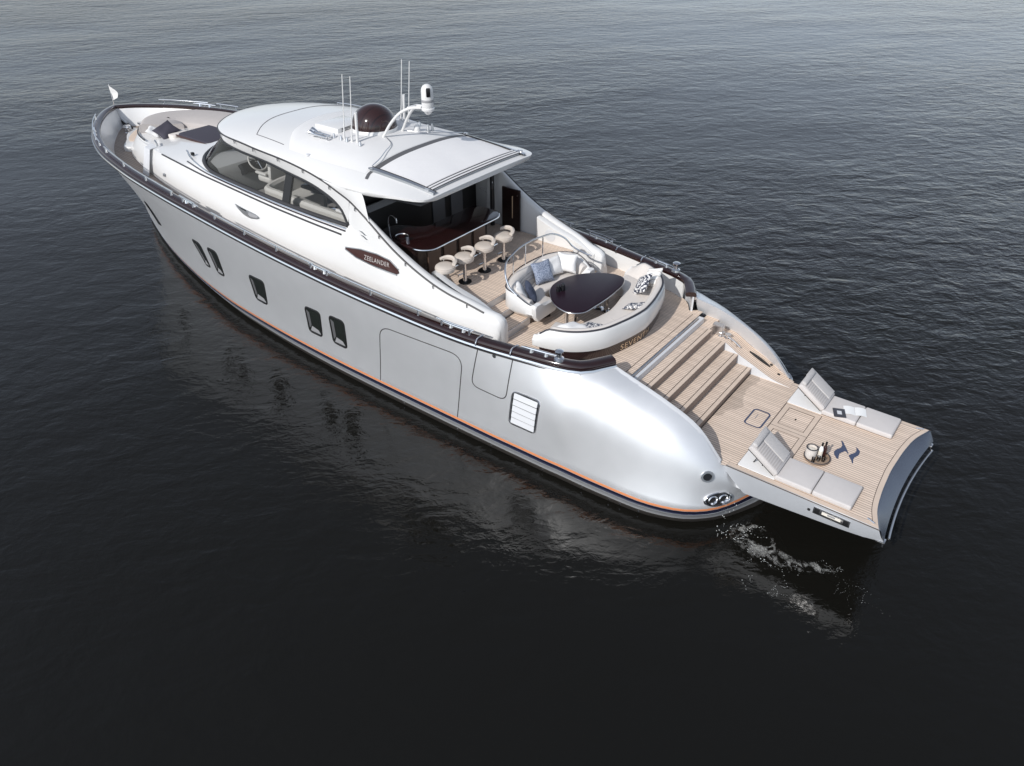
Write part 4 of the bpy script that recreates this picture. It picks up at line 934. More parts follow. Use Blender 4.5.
    for s in (1, -1):
        leg = catmull([(13.78, s * .33, roof_z(13.8, .3) + .04), (13.5, s * .28, 6.42), (13.2, s * .2, 6.70), (12.98, s * .12, 6.80), (12.72, s * .05, 6.83)], 16)
        MB().tube(leg, .035, 10).build('camera_arch_leg', 'white', roof)
        MB().tube([V((p.x, p.y, roof_z(p.x, p.y) + .07)) for p in catmull([(13.63, s * .36, 0), (13.3, s * .55, 0), (13.1, s * .95, 0), (12.95, s * 1.3, 0), (12.9, s * 1.58, 0)], 20)], .012, 6).build('cable', 'steel', roof)
    MB().box((13.05, 0, 6.80), (.05, .34, .05), bev=.02).build('arch_crossbar', 'white', roof)
    th = MB().lathe([(0, 6.68), (.05, 6.70), (.10, 6.76), (.15, 6.80), (.155, 6.84), (.13, 6.86), (.14, 6.88), (.14, 6.98)], (12.56, 0, 0), 24).build('thermal_camera', 'white', roof)
    MB().lathe([(.14, 6.98), (.143, 6.985), (.143, 7.035), (.14, 7.04)], (12.56, 0, 0), 24).build('camera_ring', 'grey', th)
    MB().lathe([(.14, 7.04), (.14, 7.22), (.125, 7.29), (.09, 7.34), (.045, 7.365), (0, 7.37)], (12.56, 0, 0), 24).build('camera_head', 'white', th)
    MB().box((12.56 - .105, .075, 7.21), (.05, .10, .20), Matrix.Rotation(R(-38), 3, 'Z'), bev=.025).build('camera_lens', 'lens', th)
    c2 = V((13.55, -.62, roof_z(13.5, .6))); MB().lathe([(.0, 0), (.08, 0), (.08, .1), (.05, .16), (0, .17)], c2 + V((0, 0, .04)), 14).build('gps_mushroom', 'white', roof)
    for y in (-.8, -.95): MB().tube([V((13.35, y, roof_z(13.3, y) + .03)), V((13.35, y, roof_z(13.3, y) + .22))], [.05, .02], 8).build('aerial_mount', 'steel', roof)
    # small light on the roof shoulder
    MB().lathe([(0, 0), (.06, 0), (.05, .03), (0, .035)], (14.9, 1.75, roof_z(14.9, 1.75)), 12).build('roof_light', 'greypanel', roof)
    return roof
roof = build_roof()

# ---- decks inside, saloon bulkhead, ceiling
def build_decks():
    xs = [9.0 + (27.0 - 9.0) * i / 60 for i in range(61)]
    dz = table([(9.0, 2.87), (9.6, 3.0), (10.5, 3.1), (12, 3.15), (16, 3.38), (20, 3.60), (24, 3.83), (27, 3.93)])
    MB().grid([[V((x, s_ * max(.02, rail_y(x) - bulk_in(x) - .0) * t, dz(x))) for x in xs] for s_, t in ((-1, 1), (-1, .5), (1, 0), (1, .5), (1, 1))]).build('side_deck', 'teakfore', yacht, smooth=0)
    # cockpit sole one step up from the aft deck
    ck = MB(); ol = [(9.62, 2.12), (9.62, -2.12), (12.9, -2.14), (12.9, 2.14)]
    ck.add([(9.62, 2.08, 3.40), (9.62, -2.05, 3.40), (12.9, -2.1, 3.40), (12.9, 2.1, 3.40)], [[0, 1, 2, 3]]); ck.build('cockpit_sole', 'teak', yacht, smooth=0)
    for s in (1, -1):
        for x, z0, z1 in ((8.86, 2.88, 3.05), (9.27, 3.05, 3.225), (9.62, 3.225, 3.40)):
            w0, w1 = (2.02, 0.95); st = MB().box((x + .18, s * (w0 + w1) / 2, (z0 + z1) / 2 - .003), (.36, w0 - w1, z1 - z0 - .006)).build('cockpit_step', 'boot', yacht, smooth=0)
            MB().box((x + .20, s * (w0 + w1) / 2, z1 + .002), (.36, w0 - w1 - .004, .012)).build('step_tread', 'teak', st, smooth=0)
    MB().box((9.70, 0, 3.14), (.12, 1.9, .51)).build('cockpit_riser', 'greypanel', yacht, smooth=0)
    # saloon bulkhead, ceiling, side linings
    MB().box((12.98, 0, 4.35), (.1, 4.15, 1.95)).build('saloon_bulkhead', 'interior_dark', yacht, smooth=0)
    for y in (-.55, -1.25): MB().box((12.91, y, 4.5), (.03, .45, 1.6)).build('saloon_blind', 'slat', yacht, smooth=0)
    MB().box((12.88, -.1, 5.05), (.04, 1.9, .03)).build('bulkhead_rail', 'steel', yacht, smooth=0)
    MB().box((12.85, .55, 4.93), (.22, 2.9, .16), Matrix.Rotation(R(20), 3, 'Y'), bev=.02).build('blind_cassette', 'ceil', yacht)
    mbx = MB(); mbx.add([(11.2, 1.85, 5.375), (11.2, -1.85, 5.375), (12.9, -2.0, 5.32), (12.9, 2.0, 5.32)], [[0, 1, 2, 3]]); mbx.build('cockpit_ceiling', 'ceil', yacht, smooth=0)
    # open dark door leaf along the starboard coaming
    d = MB().box((11.68, -2.01, 3.98), (.58, .05, 1.12), bev=.01).build('saloon_door', 'darkwood', yacht)
    MB().tube([V((11.62, -1.975, 3.75)), V((11.62, -1.975, 4.35))], .012, 6).build('door_handle', 'gold', d); MB().lathe([(0, 0), (.02, 0), (.02, .015), (0, .02)], (11.46, -1.985, 4.40), 10, axis=V((0, 1, 0))).build('door_knob', 'chrome', d)
    MB().tube([V((12.25, -1.93, 3.42)), V((12.25, -1.93, 5.25))], .06, 10).build('cockpit_post', 'black', yacht)
    MB().box((12.2, -1.86, 4.55), (.05, .03, .2), bev=.01).build('latch', 'chrome', yacht)
    for s in (1, -1):
        # thick lower part of the coaming, carries the round speaker
        ol = catmull([(9.02, 0, 3.44), (9.6, 0, 3.66), (10.2, 0, 3.80), (10.78, 0, 4.0)], 10)
        f0 = [V((p.x, s * 1.90, p.z)) for p in ol]; f1 = [V((p.x, s * 1.90, 2.86)) for p in ol]; b0 = [V((p.x, s * 2.08, p.z + .02)) for p in ol]
        mb = MB().grid([b0, [V((p.x, s * 1.925, p.z + .02)) for p in ol], f0, f1]); mb.grid([[f0[-1], V((10.78, s * 2.08, 4.02))], [f1[-1], V((10.78, s * 2.08, 2.86))]]); mb.grid([[f0[0], V((9.02, s * 2.08, 3.46))], [f1[0], V((9.02, s * 2.08, 2.86))]])
        mb.build('coaming_lining', 'white', yacht, smooth=45)
        MB().lathe([(0, 0), (.16, 0), (.16, .008), (.14, .012), (0, .012)], (10.35, s * 1.90, 3.62), 24, axis=V((0, -s, 0))).build('speaker', 'greypanel', yacht)
build_decks()

# ---- marks on the cabin side
def build_marks():
    for s in (1, -1):
        pl = dense(round_poly([(13.16, 4.10), (12.6, 4.185), (12.1, 4.20), (11.72, 4.155), (11.5, 4.04), (11.43, 3.93), (11.52, 3.90), (12.05, 3.93), (12.75, 3.985)], .08, 4), .09)
        o = patch_on(SB, pl, .022, s, .03).build('name_board', 'plate', yacht)
        el = dense([(13.12, 4.075), (12.75, 3.968), (12.05, 3.91), (11.50, 3.88)], .12, False); strip_on(SB, el, .028, .026, s).build('board_edging', 'steel', o)
        eu = dense([(13.12, 4.115), (12.6, 4.20), (12.1, 4.215), (11.72, 4.17), (11.46, 4.02)], .1, False); strip_on(SB, eu, .018, .026, s).build('board_edging', 'steel', o)
        vs, fs = text_mesh('ZEELANDER', .15, 0.0)
        mb = MB(); mb.add([on(SB, 12.10 - s * v.x * .85 if s > 0 else 12.10 + v.x * .85, 4.005 + v.y + .035 * (v.x * s) * 0, .027, s) for v in vs], fs); mb.build('board_lettering', 'letter', o, smooth=0, fix=False)
        # leaf shaped vent trim
        lf = dense(round_poly([(17.42, 4.14), (17.0, 4.10), (16.5, 4.07), (16.32, 4.02), (16.45, 3.96), (16.75, 3.91), (17.05, 3.95), (17.3, 4.06)], .08, 4), .07)
        v = patch_on(SB, lf, .016, s, .02).build('side_vent', 'steel', yacht)
        patch_on(SB, dense([(17.28, 4.10), (16.92, 4.085), (16.9, 4.05), (17.1, 4.06)], .08), .019, s, .004).build('vent_slot', 'black', v)
        patch_on(SB, dense([(16.82, 4.06), (16.42, 4.045), (16.45, 3.985), (16.78, 3.955)], .08), .019, s, .004).build('vent_mesh', 'grey', v)
        for (u0, w0) in ((12.55, 4.585), (12.51, 4.50)):
            patch_on(SB, [(u0 + .13, w0 + .03), (u0 + .02, w0 + .035), (u0 - .12, w0 - .025), (u0 - .06, w0 - .035), (u0 + .02, w0 - .0)], .012, s, .014).build('emblem_bar', 'steel', yacht)
        c = on(SB, 9.75, 3.03, .02, s); MB().box(c + V((0, .01 * s, .02)), (.09, .03, .05), bev=.008).build('side_light', 'plate', yacht)
        c = on(SB, 21.2, 4.0, .02, s); MB().lathe([(0, 0), (.05, 0), (.045, .03), (0, .04)], c, 10, axis=V((0.2, s, .2)).normalized()).build('fuel_cap', 'steel', yacht)
build_marks()

# ---- foredeck: sun lounge recess, pads, windlass, hatch step
def build_foredeck():
    MB().slab(catmull([(24.85, 0, 0), (24.6, .55, 0), (24.1, 1.0, 0), (23.3, 1.4, 0), (22.2, 1.58, 0), (21.2, 1.5, 0), (20.95, .0, 0), (21.2, -1.5, 0), (22.2, -1.58, 0), (23.3, -1.4, 0), (24.1, -1.0, 0), (24.6, -.55, 0)], 60, closed=True), 4.3, 4.50, .05).build('foredeck_recess', 'white', yacht)
    # U-shaped taupe bow sofa, open towards the windscreen
    path = catmull([(21.0, -1.35, 4.5), (22.0, -1.50, 4.5), (23.2, -1.30, 4.5), (24.0, -.88, 4.5), (24.42, -.35, 4.5), (24.5, 0, 4.5), (24.42, .35, 4.5), (24.05, .80, 4.5), (23.75, 1.02, 4.5)], 50)[::-1]
    MB().sweep(path, [(.10, -.05), (.12, .14), (.04, .26), (-.05, .28), (-.50, .22), (-1.15, .20), (-1.20, .15), (-1.20, -.05)]).build('bow_sofa', 'taupe', yacht, smooth=50)
    # windscreen pad
    MB().slab(rrect(21.5, .05, 1.6, 1.45, .15), 4.56, 4.70, .04).build('bow_sun_pad', 'navyfab', yacht)
    MB().box((21.5, .80, 4.65), (1.6, .04, .05), bev=.015).build('pad_trim', 'plate', yacht)
    MB().slab(rrect(22.5, .62, .5, .6, .12), 4.49, 4.66, .03).build('bow_step', 'cream', yacht)
    # front rail round the coachroof nose
    cr = catmull([(22.9, 1.50, 4.56), (23.6, 1.28, 4.55), (24.3, .85, 4.53), (24.75, .4, 4.52), (24.86, 0, 4.52), (24.75, -.4, 4.52), (24.3, -.85, 4.53)], 30)
    MB().tube(cr, .022, 8).build('nose_rail', 'dkline', yacht)
    # stair cut into the port shoulder
    nt = MB().add([(22.5, 1.50, 4.53), (22.1, 1.56, 4.53), (22.12, 1.82, 4.50), (22.55, 1.74, 4.48), (22.55, 2.0, 3.75), (22.15, 2.04, 3.74)], [[0, 1, 2, 3], [3, 2, 5, 4]])
    nt.build('companion_step', 'greypanel', yacht, smooth=0)
    MB().tube([V((22.05, 1.6, 4.56)), V((22.05, 1.6, 4.64)), V((22.3, 1.5, 4.66))], .025, 8).build('step_handle', 'steel', yacht)
    for x, y in ((24.95, .62), (25.5, .32)):
        pass
    MB().slab(catmull([(26.1, 0, 0), (25.9, .45, 0), (25.3, .85, 0), (24.5, 1.32, 0), (24.2, .9, 0), (24.6, 0, 0), (24.2, -.9, 0), (24.5, -1.32, 0), (25.3, -.85, 0), (25.9, -.45, 0)], 40, closed=True), 3.74, 4.0, .04).build('bow_step_moulding', 'white', yacht)
    MB().slab(catmull([(25.95, 0, 0), (25.6, .5, 0), (24.9, .9, 0), (24.8, .4, 0), (25.0, 0, 0), (24.9, -.4, 0), (24.9, -.9, 0), (25.6, -.5, 0)], 32, closed=True), 4.0, 4.02, .006).build('bow_step_teak', 'teaktrim', yacht)
    # windlass, chain stopper and fairleads
    w = MB(); w.box((26.55, 0, 3.88), (.5, .30, .1), bev=.03); w.build('windlass', 'steel', yacht)
    for y in (-.28, .26):
        MB().lathe([(0, 0), (.14, 0), (.13, .06), (.08, .10), (.08, .2), (.13, .25), (.12, .3), (0, .31)], (26.25, y, 3.83), 18).build('windlass_drum', 'chrome', yacht)
    MB().box((26.75, 0, 4.0), (.6, .12, .16), Matrix.Rotation(R(-18), 3, 'Y'), bev=.03).build('chain_stopper', 'black', yacht)
    MB().box((26.3, .22, 4.02), (.4, .08, .1), Matrix.Rotation(R(15), 3, 'Y'), bev=.02).build('anchor_lever', 'steel', yacht)
    MB().lathe([(0, 0), (.16, 0), (.17, .05), (.1, .08), (.1, .18), (.17, .22), (.17, .27), (0, .28)], (25.9, -.75, 3.84), 18).build('capstan', 'chrome', yacht)
    MB().lathe([(0, 0), (.06, 0), (.06, .16), (.09, .18), (0, .2)], (25.2, -1.2, 3.84), 12).build('deck_bitt', 'steel', yacht)
    for s in (1, -1):
        MB().box((25.5, s * 1.50, 4.22), (.34, .05, .28), Matrix.Rotation(R(-35 * s), 3, 'Z'), bev=.02).build('hawse_plate', 'chrome', yacht)
    # forward peak lining with a central groove
    MB().box((26.95, 0, 4.05), (.5, .06, .3), Matrix.Rotation(R(-20), 3, 'Y'), bev=.02).build('stem_lining', 'greypanel', yacht)
    # windscreen wiper and small lamp on the coachroof
    MB().box((20.2, 1.62, 4.70), (.10, .08, .09), bev=.02).build('spray_nozzle', 'black', yacht)
build_foredeck()

# ---- interior seen through the cabin glass
def build_interior():
    MB().grid([[V((x, y, 3.72)) for x in (13.05, 16, 20.0)] for y in (-1.95, 0, 1.95)]).build('saloon_floor', 'intfloor', yacht, smooth=0)
    d = MB(); rows = []
    for x, z, w in ((20.1, 4.55, .95), (19.5, 4.60, 1.55), (18.9, 4.58, 1.75), (18.75, 4.40, 1.78), (18.7, 3.75, 1.8)): rows.append([V((x, y * w, z)) for y in (-1, -.5, 0, .5, 1)])
    d.grid(rows); d.build('dashboard', 'dashgrey', yacht)
    MB().box((18.72, .75, 4.42), (.22, .8, .3), Matrix.Rotation(R(25), 3, 'Y'), bev=.04).build('instrument_panel', 'black', yacht)
build_interior()
def interior_things():
    t = thing('helm_seat', (17.9, .75, 3.72), 'pale helm seat with a white grab handle behind the front side window', 'seat')
    MB().tube([V((17.9, .75, 3.72)), V((17.9, .75, 4.2))], .08, 10).build('pedestal', 'steel', t)
    MB().slab(rrect(17.9, .75, .6, .6, .12), 4.2, 4.38, .06).build('seat', 'intlight', t)
    MB().box((17.6, .75, 4.62), (.14, .58, .55), Matrix.Rotation(R(-10), 3, 'Y'), bev=.06).build('backrest', 'intlight', t)
    for y in (.42, 1.08): MB().box((17.9, y, 4.48), (.45, .09, .07), bev=.03).build('armrest', 'intlight', t)
    t = thing('steering_wheel', (18.5, .75, 4.45), 'white rimmed steering wheel at the helm behind the side window', 'wheel')
    q = V((-.8, 0, .6)).normalized(); e1 = V((0, 1, 0)); e2 = q.cross(e1); c = V((18.45, .75, 4.62))
    MB().tube([c + (e1 * math.cos(a) + e2 * math.sin(a)) * .27 for a in [2 * math.pi * i / 28 for i in range(28)]], .022, 8, closed=True).build('rim', 'intlight', t)
    sp = MB()
    for a in (90, 210, 330): sp.tube([c, c + (e1 * math.cos(R(a)) + e2 * math.sin(R(a))) * .27], .016, 6)
    sp.tube([c, c - q * .2], .05, 8); sp.build('spokes', 'chrome', t)
    t = thing('saloon_sofa', (15.9, 1.3, 3.72), 'long pale L-shaped saloon sofa along the port cabin window', 'sofa')
    p = catmull([(17.1, .35, 3.72), (17.1, 1.2, 3.72), (16.9, 1.72, 3.72), (16.2, 1.82, 3.72), (14.8, 1.88, 3.72), (13.5, 1.9, 3.72)], 40)
    MB().sweep(p, [(-.02, .0), (-.04, .76), (.02, .82), (.10, .82), (.17, .76), (.22, .45), (.22, .0)]).build('backrest', 'intlight', t)
    MB().sweep(p, [(.22, 0), (.22, .44), (.75, .44), (.80, .40), (.80, 0)]).build('seat', 'intlight', t)
    t = thing('saloon_table', (16.0, .55, 3.72), 'dark glossy saloon table behind the mullion of the cabin window', 'table')
    MB().slab(rrect(15.95, .6, 1.1, .75, .12), 4.36, 4.42, .02).build('tabletop', 'lens', t); MB().lathe([(.25, 0), (.25, .03), (.06, .06), (.06, .65)], (15.95, .6, 3.72), 16).build('leg', 'chrome', t)
    t = thing('galley_cabinet', (14.2, .2, 3.72), 'low pale cabinet with a white appliance inside the aft cabin window', 'cabinet')
    MB().box((14.35, .35, 4.1), (1.3, .6, .76), bev=.03).build('carcass', 'intlight', t); MB().box((14.35, .35, 4.5), (1.34, .64, .04), bev=.01).build('countertop', 'grey', t)
    MB().lathe([(0, 0), (.11, 0), (.11, .22), (.09, .26), (0, .27)], (14.65, .5, 4.52), 16).build('appliance', 'whitefab', t); MB().lathe([(0, 0), (.09, 0), (.1, .12), (.06, .14), (0, .14)], (14.45, .55, 4.52), 14).build('kettle', 'black', t)
    pillow('throw_pillow', (14.05, 1.62, 4.36), .42, .42, .16, (62, -100, 0), 'whitefab', 'white throw pillow on the saloon sofa inside the aft cabin window', None)
    pillow('throw_pillow', (13.75, 1.66, 4.36), .40, .40, .16, (60, -80, 0), 'bluefab', 'grey woven throw pillow at the aft end of the saloon sofa behind glass', None)
def pillow(name, loc, w, h, t, rot, m, label, group='loose pillows on the sofas'):
    n = 12; rows = []
    q = Matrix.Rotation(R(rot[1]), 3, 'Z') @ Matrix.Rotation(R(rot[0]), 3, 'Y') @ Matrix.Rotation(R(rot[2]), 3, 'Z'); mb = MB(); c = V(loc)
    def sh(u, v, sg):
        pin = 1 - .10 * (1 - abs(u)) * abs(v) - 0; pin2 = 1 - .10 * (1 - abs(v)) * abs(u)
        z = sg * t / 2 * ((1 - u ** 4) * (1 - v ** 4)) ** .55
        z += sg * .012 * math.sin(5 * u + 2 * v) * (1 - u * u) * (1 - v * v)
        return c + q @ V((u * w / 2 * pin2, v * h / 2 * pin, z))
    for sg in (1, -1):
        mb.grid([[sh(-1 + 2 * i / n, -1 + 2 * j / n, sg) for i in range(n + 1)] for j in range(n + 1)])
    # build in the object's own axes so the pattern follows the cushion
    inv = q.transposed(); me_v = [inv @ (p - c) for p in mb.v]; mb.v = me_v
    o = mb.build(name, m, None, smooth=70); o.location = c; o.rotation_euler = q.to_euler()
    return tag(o, label, 'pillow', group)
interior_things()

# ================================================================ FURNITURE ON DECK
def bar():
    t = thing('bar_counter', (11.6, .4, 3.40), 'dark glossy bar counter with steel edge rail and small sink under the roof', 'bar counter')
    ol = round_poly([(11.05, 1.72), (11.05, -.72), (11.28, -.95), (12.0, -.95), (12.05, .9), (12.75, 1.2), (12.75, 1.92), (11.3, 1.93)], .22, 6)
    MB().slab(ol, 4.30, 4.36, .015).build('countertop', 'brown', t)
    MB().slab(round_poly([(11.45, 1.6), (11.45, -.62), (11.5, -.8), (11.95, -.8), (12.0, 1.0), (12.7, 1.3), (12.7, 1.85), (11.5, 1.85)], .1, 4), 3.41, 4.29).build('body', 'darkwood', t)
    for k in range(4): MB().box((11.44, 1.27 - .55 * k, 3.87), (.04, .44, .74), bev=.015).build('front_panel', 'leather', t)
    ed = ol[6 * 7 + 2:] + ol[:6 * 4]; ed = [p for p in ol if p[0] < 11.75]; i0 = max(range(len(ed)), key=lambda i: (V(ed[i]) - V(ed[i - 1])).length); ed = ed[i0:] + ed[:i0]
    MB().tube([V((p[0], p[1], 4.34)) for p in dense(ed, .15, False)], .022, 8).build('edge_rail', 'chrome', t)
    fr = MB(); fr.tube([V((11.17, 1.62, 3.58)), V((11.17, -.75, 3.58))], .022, 8)
    for y in (1.4, .7, 0, -.6): fr.tube([V((11.17, y, 3.58)), V((11.44, y, 3.58))], .014, 6)
    fr.build('foot_rail', 'chrome', t)
    MB().lathe([(.17, .012), (.15, .012), (.13, -.03), (0, -.035)], (12.1, 1.62, 4.362), 24).build('sink_bowl', 'steel', t)
    MB().tube(catmull([(12.45, 1.66, 4.36), (12.45, 1.66, 4.68), (12.40, 1.66, 4.80), (12.28, 1.66, 4.82), (12.2, 1.66, 4.76), (12.19, 1.66, 4.68)], 20), .018, 8).build('tap', 'chrome', t)
    MB().lathe([(0, 0), (.05, 0), (.05, .1), (0, .11)], (11.85, 1.7, 4.362), 12).build('soap_pot', 'chrome', t)
bar()
def stool():
    t = thing('bar_stool', (0, 0, 0), 'x', 'bar stool', 'bar stools along the counter')
    MB().lathe([(0, 0), (.17, 0), (.17, .015), (.06, .03)], (0, 0, 0), 24).build('base', 'black', t)
    MB().lathe([(.06, .02), (.052, .06), (.045, .30), (.045, .50), (.07, .54)], (0, 0, 0), 18).build('pedestal', 'chrome', t)
    MB().lathe([(0, .49), (.13, .50), (.235, .55), (.255, .60), (.25, .635), (.235, .64)], (0, 0, 0), 28).build('seat_shell', 'beige', t)
    MB().lathe([(.235, .62), (.24, .655), (.20, .685), (.1, .695), (0, .697)], (0, 0, 0), 28).build('seat', 'beige', t)
    # low wrap-around back on the -Y side
    arc = [V((.245 * math.cos(a), .245 * math.sin(a), .62)) for a in [R(195 + 150 * i / 16) for i in range(17)]]
    f = lambda u: (lambda k: [(-.04, .09 + .02 * k), (.03, .09 + .02 * k), (.045, .13 + .045 * k), (.0, .15 + .06 * k), (-.05, .13 + .05 * k)])(1 - (2 * u - 1) ** 2)
    MB().sweep(arc, None, secf=f).build('backrest', 'beige', t, smooth=60)
    br = MB()
    for a in (215, 270, 325): br.tube([V((.235 * math.cos(R(a)), .235 * math.sin(R(a)), .60)), V((.25 * math.cos(R(a)), .25 * math.sin(R(a)), .76))], .012, 6)
    br.build('back_bracket', 'chrome', t)
    MB().tube([V((.0, .05, .22)), V((.0, .20, .22)), V((.09, .24, .22)), V((.0, .20, .22)), V((-.09, .24, .22))], .012, 6).build('footrest', 'chrome', t)
    return t
s0 = stool()
for i, (y, rz, lab) in enumerate(((1.72, 8, 'beige bar stool nearest the port coaming, its base hidden by the white side'), (1.06, -4, 'beige bar stool second from the port coaming, just past the half hidden one'),
                                  (.33, 5, 'beige bar stool third from the port coaming, beside the far one'), (-.41, -2, 'beige bar stool farthest to starboard, close to the open dark door'))):
    o = s0 if i == 0 else copy_tree(s0)
    o.location = (10.70, y, 3.401); o.rotation_euler = (0, 0, R(rz - 14)); o.scale = (.92, .92, 1.0); o['label'] = lab

def cockpit_sofa():
    t = thing('cockpit_sofa', (9.2, .2, 2.88), 'white U-shaped sofa with beige ribbed back and curved steel handrail behind it', 'sofa')
    pth = [(x, y, 2.88) for x, y in ((8.62, 1.20), (8.98, 1.25), (9.22, 1.26), (9.40, 1.18), (9.54, .95), (9.68, .6), (9.76, .1), (9.75, -.3), (9.66, -.8), (9.45, -1.12), (9.2, -1.26), (8.85, -1.28), (8.60, -1.2))]
    p = catmull(pth, 60)          # travels port -> starboard, so left of travel is outward (forward)
    def shell(u):
        e = min(1, min(u, 1 - u) / .15); e = e * e * (3 - 2 * e); z = .60 + .22 * e
        fl = .10
        return [(-.05 - fl, .21), (.01, .38), (.0, z - .20), (-.0, z - .03), (-.03, z), (-.06, z), (-.10, z - .05), (-.30, .44), (-.34, .21)]
    MB().sweep(p, None, secf=shell).build('shell', 'white', t, smooth=50)
    def back(u):
        e = min(1, min(u, 1 - u) / .15); e = e * e * (3 - 2 * e); z = .60 + .22 * e
        return [(-.05, z - .10), (-.055, z + .02), (-.09, z + .05), (-.20, z + .045), (-.25, z - .02), (-.31, .47), (-.31, .36), (-.2, .36)]
    MB().sweep(p[2:-2], None, secf=back).build('backrest', 'cream', t, smooth=50)
    def rib(u): return [(-.245, .62), (-.335, .50), (-.35, .49), (-.34, .47), (-.26, .60)]
    for k in range(3):
        q = [V((a.x, a.y, a.z)) for a in p[14:44]]
        MB().sweep([a + V((0, 0, -.0)) for a in q], [(-.246 - .02 * k, .77 - .08 * k), (-.268 - .02 * k, .76 - .08 * k), (-.268 - .02 * k, .745 - .08 * k), (-.25 - .02 * k, .73 - .08 * k)]).build('back_rib', 'taupe', t)
    def offs(q, d):
        r = []
        for i in range(len(q)):
            t_ = (q[min(i + 1, len(q) - 1)] - q[max(i - 1, 0)]).normalized(); r.append((q[i].x + t_.y * d, q[i].y - t_.x * d))
        return r
    inner = [(8.60, -.40), (8.86, -.40), (8.94, -.30), (8.98, -.10), (8.99, .12), (8.95, .30), (8.86, .38), (8.60, .38)]
    MB().slab(offs(p, .22) + inner, 3.16, 3.345, .05).build('seat', 'cream', t)
    MB().slab(offs(p[3:-3], .24) + [(8.68, -.46), (9.02, -.44), (9.06, .44), (8.68, .44)], 2.885, 3.14).build('plinth', 'brown', t, smooth=30)
    for sg in (1, -1):
        yz = [(1.10, 3.08), (1.20, 3.22), (1.225, 3.44), (1.19, 3.50), (1.02, 3.50), (.88, 3.40), (.42, 3.35), (.365, 3.29), (.37, 3.12), (.43, 3.08)]
        mk = lambda x, k: [V((x, sg * (.78 + (y - .78) * k), 3.27 + (z - 3.27) * k)) for y, z in yz]
        mb = MB().grid([mk(8.66, 1), mk(8.58, 1), mk(8.555, .95)], closed_v=True); k = len(yz); mb.f.append([2 * k + j for j in range(k)]); mb.mi.append(0); mb.build('end_panel', 'white', t, smooth=30)
    pz = lambda u: .60 + .22 * (lambda e: e * e * (3 - 2 * e))(min(1, min(u, 1 - u) / .15))
    MB().tube([V((a.x, a.y, 2.88 + pz(i / 59) + .008)) for i, a in enumerate(p)][1:-1], .014, 6).build('shell_strip', 'piping', t)
    hr = catmull([(9.02, 1.27, 3.66), (9.22, 1.28, 3.80), (9.38, 1.22, 4.05), (9.50, 1.05, 4.20), (9.62, .62, 4.25), (9.70, .05, 4.26), (9.66, -.45, 4.26), (9.52, -.86, 4.24), (9.36, -1.08, 4.1), (9.2, -1.24, 3.85), (8.98, -1.36, 3.72), (8.78, -1.40, 3.68)], 60)
    MB().tube(hr, .022, 8).build('handrail', 'chrome', t)
    for x, y, z1 in ((9.62, .62, 4.25), (9.70, .05, 4.26), (9.63, -.55, 4.26)):
        MB().tube([V((x, y, 3.60)), V((x, y, z1))], .014, 6).build('rail_stanchion', 'chrome', t)
cockpit_sofa()
def aft_bench():
    t = thing('aft_bench', (7.0, 0, 2.88), 'white C-shaped aft bench with beige cushions, dark piping and gold name lettering', 'bench')
    hp = [(8.02, 2.05), (7.75, 2.0), (7.40, 1.89), (7.08, 1.68), (6.80, 1.34), (6.60, .75), (6.50, .2)]
    pth = [(x, y, 2.88) for x, y in hp] + [(6.485, 0, 2.88)] + [(x, -y - .06 * (y / 2), 2.88) for x, y in hp[::-1]]
    p = catmull(pth, 80)     # port -> starboard round the stern: left of travel is forward, so outward is negative
    n = len(p)
    def e_(u): e = min(1, min(u, 1 - u) / .07); return e * e * (3 - 2 * e)
    def shell(u):
        z = .50 + .22 * e_(u)
        return [(.06, .235), (-.015, .27), (-.045, .42), (-.01, z - .06), (.02, z - .015), (.06, z), (.09, z - .02), (.30, .40), (.32, .12)]
    MB().sweep(p, None, secf=shell).build('shell', 'white', t, smooth=50)
    MB().sweep(p[2:-2], [(.02, .0), (.02, .245), (.60, .245), (.60, .0)]).build('plinth', 'brown', t, smooth=30)
    def back(u):
        z = .50 + .22 * e_(u)
        return [(.055, z - .08), (.06, z + .015), (.10, z + .035), (.17, z + .01), (.30, .46), (.36, .42), (.36, .34), (.2, .34)]
    MB().sweep(p[1:-1], None, secf=back).build('backrest', 'cream', t, smooth=50)
    MB().sweep(p[2:-2], [(.30, .12), (.30, .40), (.36, .425), (.84, .425), (.90, .40), (.91, .34), (.86, .12)]).build('seat', 'cream', t, smooth=50)
    for k in (20, 33, 46, 60):
        a = p[k]; d = (p[k + 1] - p[k - 1]).normalized(); nn = V((-d.y, d.x, 0))
        MB().tube([a + nn * .36 + V((0, 0, .428)), a + nn * .89 + V((0, 0, .412))], .007, 5).build('seat_seam', 'taupe', t)
    MB().tube([V((a.x, a.y, 2.88 + .50 + .22 * e_(i / (n - 1)) + .004)) + V((.0, 0, 0)) + (lambda d: V((-d.y, d.x, 0)) * .035)((p[min(i + 1, n - 1)] - p[max(i - 1, 0)]).normalized()) for i, a in enumerate(p)][2:-2], .02, 6).build('piping', 'piping', t)
    # name lettering wrapped on the plinth
    vs, fs = text_mesh('SEVENTH', .20, 0.0)
    arc = [0]
    for i in range(1, n): arc.append(arc[-1] + (p[i] - p[i - 1]).length)
    mid = arc[-1] / 2
    def wrap(v):
        s = mid + v.x * 1.15 - .30
        i = max(0, min(n - 2, next((k for k in range(n - 1) if arc[k + 1] >= s), n - 2))); q = p[i].lerp(p[i + 1], (s - arc[i]) / (arc[i + 1] - arc[i])); d = (p[i + 1] - p[i]).normalized(); nn = V((-d.y, d.x, 0))
        return q + nn * .012 + V((0, 0, .035 + v.y * 0.95))
    mb = MB(); mb.add([wrap(v) for v in vs], fs); mb.build('name_lettering', 'gold', t, smooth=0, fix=False)
aft_bench()
